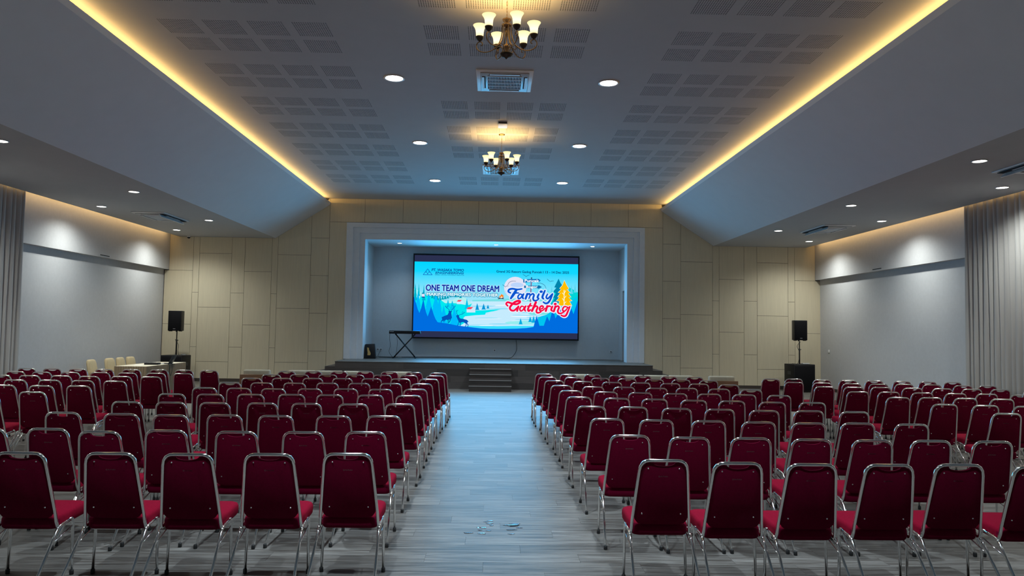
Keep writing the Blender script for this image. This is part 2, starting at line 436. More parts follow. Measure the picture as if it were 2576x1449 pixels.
tag(MB().box(-4.5, -4.355, D+0.25, YA, ZST, 4.9).build('wall_alcove_left', 'alcove_paint'), 'grey left side wall of the stage alcove', kind='structure')
b = MB().box(4.453, 4.6, D+0.25, YD0, ZST, 4.9).box(4.453, 4.6, YD1, YA, ZST, 4.9).box(4.453, 4.6, YD0, YD1, ZD, 4.9)
tag(b.build('wall_alcove_right', 'alcove_paint'), 'grey right side wall of the stage alcove with doorway', kind='structure')
tag(MB().box(-4.4, 4.5, D+0.6, YA, 4.685, 4.80).build('ceiling_alcove', 'white_paint'), 'white ceiling above the stage', kind='structure')
dr = tag(MB().box(4.52, 4.56, YD0+0.005, YD1-0.005, ZST, ZD-0.005).build('door_1', 'black_plastic'), 'dark side door of the stage alcove', kind='structure')
MB().tube([(4.52, YD0+0.09, 1.80), (4.475, YD0+0.09, 1.80), (4.475, YD0+0.22, 1.79)], 0.010, 8).build('door_handle', 'chrome', dr)

# ---------------------------------------------------------------- stage platform with side steps and front boards
def stage_board_material():
    m = mat('stage_board', (0.056, 0.047, 0.043, 1), 0.5, noise=(4.0, 0.40, (0.6, 2.0, 10.0)))
    nt = m.node_tree; b_ = nt.nodes['Principled BSDF']; src = b_.inputs['Base Color'].links[0].from_socket
    oi = nt.nodes.new('ShaderNodeObjectInfo'); ma = nt.nodes.new('ShaderNodeMath'); ma.operation = 'MULTIPLY_ADD'; ma.inputs[1].default_value = 0.7; ma.inputs[2].default_value = 0.65
    nt.links.new(oi.outputs['Random'], ma.inputs[0])
    v = nt.nodes.new('ShaderNodeVectorMath'); v.operation = 'SCALE'; nt.links.new(src, v.inputs[0]); nt.links.new(ma.outputs[0], v.inputs['Scale']); nt.links.new(v.outputs[0], b_.inputs['Base Color'])
stage_board_material()
YS = 22.32
stage = thing('stage', 'dark wood stage platform with steps down both sides', 'stage', (0, YS, 0))
MB().box(-4.75, 4.80, 0, D+0.02-YS, 0, ZST-0.015).build('platform', 'stage_wood', stage)
MB().box(-4.76, 4.81, -0.012, D+0.2-YS, ZST-0.015, ZST).build('stage_top', 'vinyl_plank', stage)
MB().box(-4.34, 4.44, D+0.2-YS, YA-YS, ZST-0.06, ZST).build('stage_top', 'vinyl_plank', stage)
for k in range(1, 5):
    z = ZST - 0.156 * k
    MB().box(-4.75-0.30*k, -4.75-0.30*(k-1), 0, D-0.02-YS, 0, z).build('side_step', 'stage_wood', stage)
    MB().box(4.80+0.30*(k-1), 4.80+0.30*k, 0, D-0.02-YS, 0, z).build('side_step', 'stage_wood', stage)
for r, (z0, z1) in enumerate(((0.005, 0.19), (0.192, 0.385), (0.387, 0.58), (0.582, 0.762))):
    x = -4.75 + (-0.9, -0.2, -0.62, -0.4)[r]
    while x < 4.8:
        a, c = max(x, -4.75), min(x + 1.22, 4.80)
        if c - a > 0.03: MB().box(a+0.001, c-0.001, -0.006, 0, z0, z1).build('front_board', 'stage_board', stage)
        x += 1.22
st = thing('stage_stairs', 'four step dark wooden stair up the middle of the stage', 'stairs', (-0.0975, 21.46, 0))
for k in range(1, 5):
    y0 = 0.21 * (k - 1)
    MB().box(-0.6125, 0.6125, y0, 0.845, 0.156*(k-1), 0.156*k-0.012).build('riser', 'stage_wood', st)
    MB().box(-0.62, 0.62, y0-0.012, 0.845, 0.156*k-0.012, 0.156*k).build('tread', 'stage_wood', st)
    MB().box(-0.62, 0.62, y0-0.018, y0-0.006, 0.156*k-0.014, 0.156*k+0.002).build('nosing', 'stage_nosing', st)

# ---------------------------------------------------------------- lights in the ceilings
def downlight(x, y, z, r, m, power, color, label, group, spot=2.2, blend=0.7, rad=0.08):
    t = thing('downlight', label, 'downlight', (x, y, z), 0, group)
    MB().lathe([(r, 0), (r*1.18, -0.002), (r*1.22, -0.010), (r*1.06, -0.014), (r, -0.008)], 24).build('trim_ring', 'white_plastic', t)
    MB().lathe([(0.001, -0.006), (r*1.01, -0.006)], 24, cap0=False).build('lens', m, t)
    light('downlight_beam', 'SPOT', (0, 0, -0.03), power, color, t, spot_size=spot, spot_blend=blend, shadow_soft_size=rad)
    return t
COLD, NEUT = (0.74, 0.89, 1.0), (0.96, 1.0, 0.95)
for i, y in enumerate((12.2, 16.5, 20.75, 7.9, 3.6)):
    for s, sd in ((-1, 'left'), (1, 'right')):
        wh = ('nearest the camera in view', 'second from the camera', 'nearest the stage', 'above the near seats', 'farthest from the stage')[i]
        downlight(0.055 + s * 1.80, y, ZC, 0.145, 'lamp_cold', CENTRE_SPOT, COLD, 'round white downlight in centre ceiling, %s row, %s' % (sd, wh), 'centre ceiling downlights', 1.9, 0.8)
for i, y in enumerate((11.64, 15.95, 20.13, 7.4, 3.2)):
    for s, sd in ((-1, 'left'), (1, 'right')):
        wh = ('nearest the camera in view', 'second from the camera', 'nearest the stage', 'behind the first in view', 'farthest from the stage')[i]
        downlight(s * 7.80, y, ZS, 0.10, 'lamp_neutral', SIDE_SPOT, NEUT, 'small downlight by the slope in %s soffit, %s' % (sd, wh), 'soffit downlights', 1.8, 0.8)
for i, y in enumerate((13.69, 18.07, 22.33, 9.4, 5.1)):
    for s, sd in ((-1, 'left'), (1, 'right')):
        wh = ('third from the stage', 'second from the stage', 'nearest the stage', 'fourth from the stage', 'farthest from the stage')[i]
        downlight(s * 9.60, y, ZS, 0.10, 'lamp_neutral', SIDE_SPOT, NEUT, 'small downlight near wall in %s soffit, %s' % (sd, wh), 'soffit downlights', 2.6, 0.95)
for x, wh in ((-3.27, 'above the keyboard'), (0.01, 'above the screen centre'), (3.31, 'on the right above the stage')):
    downlight(x, 25.1, 4.685, 0.075, 'lamp_neutral', STAGE_SPOT, (0.78, 0.92, 1.0), 'small warm downlight in stage ceiling %s' % wh, 'stage downlights', 2.2, 0.8)

def cassette(x, y, z, sx, sy, label, flaps_open=False):
    t = thing('ceiling_air_conditioner', label, 'air conditioner', (x, y, z), 0, 'ceiling cassette air conditioners')
    hx, hy = sx/2, sy/2
    MB().box(-hx, hx, -hy, hy, -0.022, 0).build('panel', 'white_plastic', t, bevel=0.008)
    MB().box(-hx*0.86, hx*0.86, -hy*0.86, hy*0.86, -0.040, -0.020).build('body', 'silver_plastic', t, bevel=0.016)
    MB().box(-hx*0.60, hx*0.60, -hy*0.60, hy*0.60, -0.043, -0.039).build('grille_recess', 'dark_void', t)
    for (a, c, d, e) in ((-0.55, 0.55, -0.80, -0.68), (-0.55, 0.55, 0.68, 0.80), (-0.80, -0.68, -0.55, 0.55), (0.68, 0.80, -0.55, 0.55)):
        MB().box(hx*a, hx*c, hy*d, hy*e, -0.044, -0.038).build('air_slot', 'dark_void', t)
    for (a, c, d, e, ax) in ((-0.53, 0.53, -0.80, -0.72, 'x'), (-0.53, 0.53, 0.72, 0.80, 'x'), (-0.80, -0.72, -0.53, 0.53, 'y'), (0.72, 0.80, -0.53, 0.53, 'y')):
        MB().box(hx*a, hx*c, hy*d, hy*e, -0.052, -0.046).build('flap', 'white_plastic', t)
    if flaps_open:
        q = -1 if x > 0 else 1          # towards the middle of the hall
        MB().box(min(q*hx*0.66, q*hx*0.92), max(q*hx*0.66, q*hx*0.92), -hy*0.88, hy*0.88, -0.046, -0.036).build('air_slot', 'dark_void', t)
        MB().prism([(q*hx*0.60, -0.046), (q*hx*0.64, -0.046), (q*hx*0.76, -0.112), (q*hx*0.72, -0.115)], 'y', -hy*0.90, hy*0.90).build('open_flap', 'white_plastic', t)
    n = 22
    for k in range(n + 1):
        u = -hx*0.60 + 1.2*hx*k/n
        MB().box(u-0.004, u+0.004, -hy*0.60, hy*0.60, -0.050, -0.043).build('grille_bar', 'white_plastic', t)
    for k in range(5):
        u = -hy*0.60 + 1.2*hy*k/4
        MB().box(-hx*0.61, hx*0.61, u-0.006, u+0.006, -0.053, -0.044).build('grille_bar', 'white_plastic', t)
    return t
cassette(0.10, 12.2, ZC, 0.93, 1.05, 'square ceiling air conditioner between the two nearest downlights')
cassette(0.10, 19.15, ZC, 0.95, 1.10, 'ceiling air conditioner behind the far chandelier')
cassette(-8.85, 19.6, ZS, 0.85, 1.55, 'white air conditioner in the left soffit', True)
cassette(8.92, 19.6, ZS, 0.85, 1.55, 'white air conditioner in right soffit nearer the stage', True)
cassette(8.95, 11.6, ZS, 0.85, 1.65, 'white air conditioner in right soffit cut by frame edge', True)
t = thing('ceiling_speaker_box', 'small white box on ceiling in front of far chandelier', 'box', (0.10, 14.82, ZC))
MB().box(-0.095, 0.095, -0.17, 0.17, -0.05, 0).build('housing', 'white_plastic', t, bevel=0.008)
MB().box(-0.085, 0.085, -0.172, -0.165, -0.042, -0.008).build('face', 'dark_grey_plastic', t)
t = thing('dome_camera', 'small dark dome security camera under left soffit', 'camera', (-9.88, D-0.12, ZS))
MB().lathe([(0.06, 0), (0.06, -0.025), (0.05, -0.03)], 16, cap0=True).build('base', 'white_plastic', t)
MB().lathe([(0.048, -0.03), (0.042, -0.055), (0.025, -0.072), (0.002, -0.078)], 16).build('dome', 'black_plastic', t)

# ================================================================ LED WALL ON THE STAGE
def S(p):
    """picture position (reference pixels) -> x, z on the screen plane"""
    return (0.014140744 * p[0] + 0.000231135 * p[1] - 17.77547765, 0.00023081 * p[0] - 0.014150846 * p[1] + 13.2358278)
E0 = lambda x, y: S((1020 + x / 5.6, 620 + y / 5.6))
E1 = lambda x, y: S((1030 + x / 11.148, 650 + y / 11.148))
E2 = lambda x, y: S((1240 + x / 9.659, 660 + y / 9.659))
E3 = lambda x, y: S((1030 + x / 11.2, 740 + y / 11.2))
YF = 26.275
SG = 0.49
def scr(r, g, b_):
    n = 'screen_%d_%d_%d' % (r, g, b_)
    if n not in MATS: emit(n, srgb(r, g, b_), SG)
    return n
led = thing('led_wall', 'large LED video wall showing a Family Gathering banner', 'screen', (0, YA, ZST))
fl, ft = -2.92, 4.452; fr, fb = 3.0, 1.437
LX = lambda o: setattr(o, 'location', (-led.location[0], -led.location[1], -led.location[2]))
b = MB().box(fl, fr, YF+0.02, YA, fb, ft)
LX(b.build('cabinet', 'black_plastic', led))
b = MB().box(fl, fl+0.045, YF-0.02, YF+0.02, fb, ft).box(fr-0.045, fr, YF-0.02, YF+0.02, fb, ft).box(fl+0.045, fr-0.045, YF-0.02, YF+0.02, ft-0.055, ft).box(fl+0.045, fr-0.045, YF-0.02, YF+0.02, fb, fb+0.055)
LX(b.build('frame', 'black_plastic', led))
MATS['screen_off'] = emit('screen_off', srgb(48, 54, 88), 0.39)
LX(MB().quad((fl+0.045, YF+0.004, fb+0.055), (fr-0.045, YF+0.004, fb+0.055), (fr-0.045, YF+0.004, ft-0.055), (fl+0.045, YF+0.004, ft-0.055)).build('display_panel', 'screen_off', led))
# sky of the banner: colour runs down the picture
px0, pz1 = E0(130, 213); px1, pz0 = E0(2405, 1218)
px0, px1, pz0, pz1 = -2.875, 2.955, 1.70, 4.165
m = emit('screen_sky', (1, 1, 1, 1), SG); nt = m.node_tree
geo = nt.nodes.new('ShaderNodeNewGeometry'); sp = nt.nodes.new('ShaderNodeSeparateXYZ'); nt.links.new(geo.outputs['Position'], sp.inputs[0])
mr = nt.nodes.new('ShaderNodeMapRange'); mr.inputs['From Min'].default_value = pz0; mr.inputs['From Max'].default_value = pz1; nt.links.new(sp.outputs['Z'], mr.inputs['Value'])
rp = nt.nodes.new('ShaderNodeValToRGB'); nt.links.new(mr.outputs[0], rp.inputs[0])
rp.color_ramp.elements[0].position = 0.40; rp.color_ramp.elements[0].color = srgb(165, 228, 250)
rp.color_ramp.elements[1].position = 1.0; rp.color_ramp.elements[1].color = srgb(0, 214, 255)
e_ = rp.color_ramp.elements.new(0.72); e_.color = srgb(95, 222, 252)
e_ = rp.color_ramp.elements.new(0.86); e_.color = srgb(20, 214, 253)
nt.links.new(rp.outputs[0], nt.nodes['Emission'].inputs[0])
picture = MB().quad((px0, YF, pz0), (px1, YF, pz0), (px1, YF, pz1), (px0, YF, pz1)).build('banner_picture', 'screen_sky', led)
LX(picture)
LAY = [0]
def layer(): LAY[0] += 1; return YF - 0.0004 * LAY[0]
def clampx(p): return (min(max(p[0], px0), px1), min(max(p[1], pz0), pz1))
def poly(name, pts, color, E=E0):
    y = layer(); P = [clampx(E(*p)) for p in pts]
    MB().add([(p[0], y, p[1]) for p in P], [tuple(range(len(P)))]).build(name, scr(*color), picture)
def ell(name, cx, cy, rx, ry, color, E=E0, n=24):
    poly(name, [(cx + rx*math.cos(2*PI*i/n), cy + ry*math.sin(2*PI*i/n)) for i in range(n)], color, E)
WF = 1.0
def strokes(name, lines, color, E=E0, grow=0.0, n=6):
    """brush lettering: every line is (points, width)"""
    y = layer(); b = MB()
    for pts, w in lines:
        C = bez([(p[0], p[1], 0) for p in pts], n) if len(pts) > 2 else [Vector((p[0], p[1], 0)) for p in pts]
        hw = w * WF / 2 + grow
        for i, c in enumerate(C):
            t = 1.0 if len(C) < 3 else (0.74 + 0.26 * math.sin(PI * min(1, max(0, i / (len(C)-1)))) )
            r = hw * t if grow == 0 else hw * t + 0
            ring = [E(c.x + r*math.cos(2*PI*k/10), c.y + r*math.sin(2*PI*k/10)) for k in range(10)]
            b.add([(p[0], y, p[1]) for p in ring], [tuple(range(10))])
            if i:
                a = C[i-1]; d = (c - a)
                if d.length < 1e-6: continue
                nx, ny = -d.y/d.length, d.x/d.length
                q = [E(a.x+nx*r, a.y+ny*r), E(a.x-nx*r, a.y-ny*r), E(c.x-nx*r, c.y-ny*r), E(c.x+nx*r, c.y+ny*r)]
                b.add([(p[0], y, p[1]) for p in q], [(0, 1, 2, 3)])
    b.build(name, scr(*color), picture)
def fir(name, cx, top, bot, w, color, E=E0, tiers=4):
    L_, R_ = [], []
    for k in range(tiers):
        a, c = k / tiers, (k + 1) / tiers
        z1 = top + (bot - top) * c
        L_ += [(cx - w/2*c, z1), (cx - w/2*c*0.72, z1 - (bot-top)*0.015)]
        R_ += [(cx + w/2*c, z1), (cx + w/2*c*0.72, z1 - (bot-top)*0.015)]
    poly(name, [(cx, top)] + R_[:-1] + L_[:-1][::-1], color, E)
def lettering(name, body, color, E, xl, yl, xr, yr, hgt, bold=0.0, shear=0.0):
    """yl / yr: middle of the text at its left and right end"""
    (xa, za), (xb, zb_) = E(xl, yl), E(xr, yr)
    hh = abs(E(xl, yl - hgt/2)[1] - E(xl, yl + hgt/2)[1]); zm = (za + zb_) / 2
    text_mesh(name, body, scr(*color), xa, xb, zm - hh/2, zm + hh/2, layer(), picture, bold, shear)
ell('sun', 1545, 580, 158, 152, (226, 226, 244)); ell('sun_cloud', 1570, 545, 90, 36, (186, 212, 250)); ell('sun_haze', 1500, 640, 105, 40, (205, 215, 245))
poly('far_shore', [(940, 755), (1150, 748), (1300, 742), (1450, 735), (1700, 745), (2100, 745), (2100, 800), (940, 800)], (120, 222, 228))
poly('lake', [(820, 775), (2420, 775), (2420, 1190), (600, 1190), (700, 1000), (900, 900)], (196, 234, 252))
for i in range(30):
    cx = 1000 + random.random() * 1150; cy = 830 + i * 10.5
    ell('water_glint', cx, cy, 90 + random.random()*190, 3 + random.random()*3.5, ((240, 250, 255), (110, 214, 246), (140, 224, 248))[i % 3], n=12)
poly('lake_front', [(700, 1150), (900, 1115), (1200, 1125), (1500, 1120), (1830, 1120), (1830, 1190), (700, 1190)], (60, 222, 252))
poly('right_hill', [(2000, 700), (2120, 620), (2250, 560), (2330, 590), (2430, 650), (2430, 880), (2250, 860), (2000, 800)], (0, 212, 214))
for k, (cx, tp) in enumerate(((2010, 600), (2060, 560), (2290, 530), (2340, 540), (2390, 520), (1935, 575))): fir('fir_tree', cx, tp, tp+130, 46, (90, 214, 236))
poly('left_hill', [(112, 580), (180, 612), (300, 690), (400, 705), (560, 765), (660, 755), (760, 712), (840, 725), (940, 805), (900, 870), (1000, 905), (1180, 895), (1350, 885), (1250, 910), (1130, 935), (1120, 962), (980, 970), (840, 985), (815, 1010), (850, 1065), (780, 1110), (700, 1120), (112, 1190)], (0, 232, 238))
poly('cream_slope', [(470, 735), (560, 765), (660, 755), (760, 712), (840, 725), (940, 805), (880, 830), (700, 800), (560, 800)], (176, 240, 240))
for k in range(12): fir('fir_tree', 380 + 36*k, 660 + (k*37 % 30), 730 + 22*math.sin(k*0.55) + (k*13 % 10), 44, (0, 160, 182))
poly('left_slope', [(112, 590), (170, 610), (240, 650), (200, 740), (112, 720)], (150, 238, 246))
fir('fir_tree', 140, 515, 760, 60, (0, 178, 205)); fir('fir_tree', 260, 540, 760, 50, (0, 172, 205)); fir('fir_tree', 190, 520, 700, 36, (0, 186, 210))
for cx, tp, bt, w in ((180, 640, 1180, 200), (330, 650, 1180, 220), (430, 650, 1180, 240), (540, 830, 1180, 170), (660, 760, 900, 90), (600, 740, 860, 60), (480, 700, 1180, 160), (690, 860, 1180, 190), (865, 730, 880, 66)):
    fir('fir_tree', cx, tp, bt, w, (0, 186, 250) if w > 100 else (0, 196, 236), tiers=5)
for cx, tp, bt, w in ((1010, 800, 895, 62), (1100, 805, 890, 64), (1160, 820, 875, 44)): fir('fir_tree', cx, tp, bt, w, (0, 150, 215))
# cottages
for x0, y0, s in ((725, 755, 1.0), (862, 855, 1.3)):
    poly('cottage_wall', [(x0, y0+22*s), (x0+45*s, y0+24*s), (x0+72*s, y0), (x0+93*s, y0+22*s), (x0+93*s, y0+58*s), (x0, y0+58*s)], (206, 232, 250))
    poly('cottage_roof', [(x0-3*s, y0+22*s), (x0+18*s, y0), (x0+72*s, y0), (x0+45*s, y0+24*s)], (238, 72, 92))
ell('islet', 1880, 948, 155, 18, (120, 226, 226)); ell('islet', 1700, 1075, 300, 28, (150, 236, 238))
for cx, tp, bt, w in ((1620, 1010, 1098, 60), (1755, 985, 1065, 62), (1802, 978, 1075, 66)): fir('fir_tree', cx, tp, bt, w, (0, 170, 226))
poly('fir_bank', [(1860, 1000), (1990, 960), (2100, 880), (2260, 820), (2420, 700), (2420, 1100), (1860, 1130)], (0, 196, 238))
F = [(112, 60), (200, 280), (240, 420), (290, 530), (330, 420), (398, 140), (440, 360), (470, 500), (520, 630), (560, 520), (618, 350), (690, 580), (740, 700), (800, 790), (1100, 830), (1330, 880), (1640, 920), (2000, 962), (2250, 976), (2576, 978)]
def e3_to_e0(p): return ((1030 + p[0]/11.2 - 1020)*5.6, (740 + p[1]/11.2 - 620)*5.6)
poly('foreground', [e3_to_e0(p) for p in F] + [(1560, 1158), (1700, 1150), (1800, 1135), (1845, 975), (1885, 1118), (1945, 1118), (1992, 985), (2025, 1055), (2075, 880), (2110, 1015), (2190, 870), (2260, 900), (2310, 820), (2365, 955), (2430, 760), (2440, 1230), (100, 1230)], (0, 108, 222))
DEER = (4, 84, 182)
poly('deer', [(910,650),(1000,610),(1080,580),(1108,520),(1112,488),(1085,470),(1130,472),(1150,478),(1178,475),(1205,482),(1180,520),(1190,600),(1200,660),(1165,720),(1145,790),(1100,812),(1128,760),(1135,710),(1108,720),(1105,822),(1085,822),(1080,730),(1040,715),(985,760),(985,812),(965,770),(970,745),(950,750),(905,775),(905,805),(890,805),(890,765),(925,720),(920,680)], DEER, E3)
poly('deer', [(1325,645),(1322,600),(1360,580),(1400,600),(1400,640),(1430,685),(1520,700),(1620,725),(1668,782),(1632,792),(1637,840),(1668,860),(1652,925),(1636,925),(1645,872),(1602,832),(1612,872),(1572,920),(1556,915),(1593,866),(1588,832),(1520,785),(1447,800),(1442,895),(1423,895),(1425,802),(1400,800),(1367,890),(1348,890),(1383,800),(1378,750),(1350,690),(1340,660)], DEER, E3)
strokes('antlers', [([(1135,475),(1100,420),(1045,380),(1018,325)], 14), ([(1060,395),(1075,345),(1100,325)], 10), ([(1175,475),(1210,430),(1265,375),(1290,320)], 14), ([(1245,395),(1250,345),(1205,315)], 10), ([(1040,375),(1010,345)], 8), ([(1270,370),(1300,335)], 8)], DEER, E3)
strokes('antlers', [([(1360,590),(1335,540),(1330,500),(1325,450)], 13), ([(1330,500),(1355,460),(1380,450)], 9), ([(1395,595),(1440,575),(1500,560),(1560,510)], 13), ([(1490,560),(1490,510),(1510,490)], 9), ([(1530,540),(1535,500)], 8)], DEER, E3)
BIRD = (18, 70, 120)
strokes('birds', [([(725,300),(770,320),(805,355)], 9), ([(805,350),(840,325),(885,310)], 9), ([(230,545),(265,570),(298,602)], 9), ([(298,600),(330,580),(372,580)], 9), ([(355,560),(385,500),(430,470),(490,458),(555,462)], 9), ([(1315,405),(1350,440),(1390,470)], 9), ([(1390,468),(1430,458),(1475,455)], 9), ([(1080,512),(1150,510),(1210,530),(1260,570),(1290,640)], 9)], BIRD, E2)
# sign post
strokes('sign_post', [([(935, 385), (905, 965)], 26)], (140, 92, 138), E2)
ell('post_knob', 937, 385, 18, 18, (16, 84, 130), E2)
poly('sign_board', [(735,415),(1110,405),(1160,440),(1115,484),(735,494)], (10, 112, 184), E2)
poly('sign_board', [(755,568),(1098,572),(1105,552),(1190,605),(1098,652),(1096,634),(755,626)], (10, 108, 168), E2)
lettering('sign_text', 'Puncak', (240, 248, 255), E2, 765, 452, 1122, 448, 72, 0.05)
lettering('sign_text', 'Bogor', (240, 248, 255), E2, 800, 605, 1085, 605, 76, 0.05)
# trees beside the title
TEAL = [(1595,398),(1640,500),(1690,570),(1660,590),(1720,680),(1690,690),(1760,800),(1720,810),(1780,920),(1400,1040),(1460,960),(1500,860),(1440,880),(1530,760),(1470,720),(1480,690),(1540,620),(1488,612)]
poly('fir_tree', TEAL, (0, 132, 172), E2)
GOLD = [(1735,440),(1790,560),(1845,650),(1795,660),(1875,745),(1825,755),(1890,850),(1835,855),(1915,935),(1855,945),(1910,1055),(1585,1055),(1620,945),(1545,935),(1615,852),(1575,842),(1640,752),(1585,740),(1660,660),(1620,645),(1690,560)]
cxg, cyg = 1735, 780
poly('gold_tree_edge', [(cxg+(x-cxg)*1.09, cyg+(y_-cyg)*1.04) for x, y_ in GOLD], (214, 242, 240), E2)
poly('gold_tree', GOLD, (255, 190, 0), E2)
strokes('gold_tree_twigs', [([(1728, 680), (1726, 1045)], 17), ([(1730, 760), (1768, 690)], 12), ([(1726, 790), (1680, 745)], 12), ([(1728, 880), (1775, 820)], 12), ([(1726, 940), (1682, 880)], 12), ([(1728, 1010), (1772, 960)], 12)], (246, 252, 230), E2)
FAM = [([(425,745),(372,715),(392,665),(470,645),(590,662),(700,648)], 42), ([(572,668),(505,770),(432,878)], 58), ([(470,800),(545,750),(622,748)], 34),
       ([(705,790),(650,775),(605,835),(622,885),(668,868),(705,805)], 34), ([(742,772),(712,840),(735,884)], 44),
       ([(832,768),(790,886)], 44), ([(815,810),(872,766),(900,800),(872,884)], 36), ([(905,805),(962,766),(994,800),(974,870),(990,925),(1045,932),(1098,905)], 40),
       ([(1115,772),(1082,850),(1110,886)], 44), ([(1160,716),(1180,714)], 54), ([(1262,688),(1200,840),(1225,890)], 46),
       ([(1325,772),(1292,850),(1330,884),(1395,820),(1440,768)], 38), ([(1448,768),(1400,890),(1340,980),(1275,1000),(1220,968)], 42)]
GAT = [([(355,1060),(318,1010),(360,972),(450,1000),(560,1020),(640,985),(652,948),(600,940),(520,975),(445,1045),(408,1110),(440,1165),(510,1172),(570,1120),(615,1078)], 46), ([(615,1075),(585,1180)], 42),
       ([(745,1082),(692,1070),(650,1130),(672,1182),(722,1160),(762,1085)], 34), ([(795,1066),(760,1130),(785,1184)], 44),
       ([(912,1005),(850,1130),(865,1184),(905,1155)], 44), ([(838,1070),(945,1056)], 28), ([(1040,975),(945,1182)], 48), ([(975,1120),(1040,1066),(1080,1095),(1052,1180),(1065,1222),(1112,1226),(1162,1206)], 40),
       ([(1140,1142),(1205,1118),(1216,1076),(1172,1064),(1128,1118),(1142,1176),(1205,1170),(1262,1118)], 36), ([(1315,1066),(1280,1184)], 44), ([(1300,1112),(1350,1066),(1402,1080)], 36),
       ([(1445,1072),(1412,1150),(1440,1188)], 42), ([(1502,1016),(1520,1014)], 50), ([(1515,1072),(1475,1192)], 44), ([(1500,1112),(1562,1066),(1602,1096),(1572,1180),(1592,1236),(1652,1242),(1722,1208)], 40),
       ([(1795,1088),(1732,1080),(1690,1140),(1712,1192),(1765,1168),(1822,1092)], 36), ([(1866,1078),(1815,1200),(1772,1288),(1722,1312),(1652,1288)], 42)]
WF = 1.18
strokes('title_outline', FAM + GAT, (226, 240, 254), E2, grow=26)
strokes('title_family', FAM, (8, 84, 206), E2)
strokes('title_gathering', GAT, (246, 8, 66), E2)
WF = 1.0
# company mark and lines of text
strokes('company_mark', [([(512, 300), (388, 462)], 16), ([(512, 300), (638, 466)], 16), ([(388, 462), (638, 466)], 16)], (16, 112, 196), E1)
poly('company_mark', [(455, 400), (480, 360), (490, 405)], (16, 96, 186), E1); poly('company_mark', [(568, 402), (545, 360), (534, 407)], (16, 96, 186), E1)
poly('company_mark', [(490, 410), (534, 412), (512, 460)], (16, 96, 186), E1)
lettering('company_name', 'PT. WASAKA TOMO', (10, 86, 160), E1, 620, 325, 1525, 338, 78, 0.045, 0.15)
lettering('company_name', 'ENGINEERING', (10, 86, 160), E1, 725, 408, 1525, 420, 64, 0.05, 0.2)
lettering('company_line', 'GENERAL CONTRACTOR & SPREAD FABRICATOR', (10, 100, 160), E1, 715, 466, 1530, 478, 22, 0.03, 0.15)
lettering('slogan_edge', 'ONE TEAM ONE DREAM', (190, 232, 252), E1, 445, 828, 2530, 858, 214, 0.085)
lettering('slogan', 'ONE TEAM ONE DREAM', (6, 40, 158), E1, 460, 826, 2515, 856, 184, 0.035)
lettering('second_line_edge', 'MAKING MEMORIES TOGETHER', (8, 140, 180), E1, 474, 1008, 2502, 1034, 124, 0.14)
lettering('second_line', 'MAKING MEMORIES TOGETHER', (226, 250, 255), E1, 488, 1007, 2486, 1033, 92, 0.05)
lettering('venue_line', 'Grand 3G Resort Gadog Puncak I 13 - 14 Dec 2025', (14, 86, 134), E2, 80, 238, 1852, 252, 78, 0.03)
# camp fire and lantern
poly('camp_fire', [(208,765),(232,800),(250,790),(255,840),(235,875),(175,875),(150,840),(165,805),(185,815)], (255, 128, 20), E2); ell('camp_fire', 205, 855, 26, 20, (255, 244, 214), E2)
strokes('camp_fire', [([(120, 862), (255, 890)], 16), ([(125, 890), (258, 866)], 16)], (60, 60, 90), E2)
poly('lantern', [(350,1000),(425,1000),(436,1075),(345,1075)], (222, 222, 246), E1); poly('lantern', [(350,1075),(440,1075),(432,1102),(352,1102)], (10, 60, 140), E1); poly('lantern', [(362,965),(408,965),(425,1000),(350,1000)], (0, 140, 180), E1)

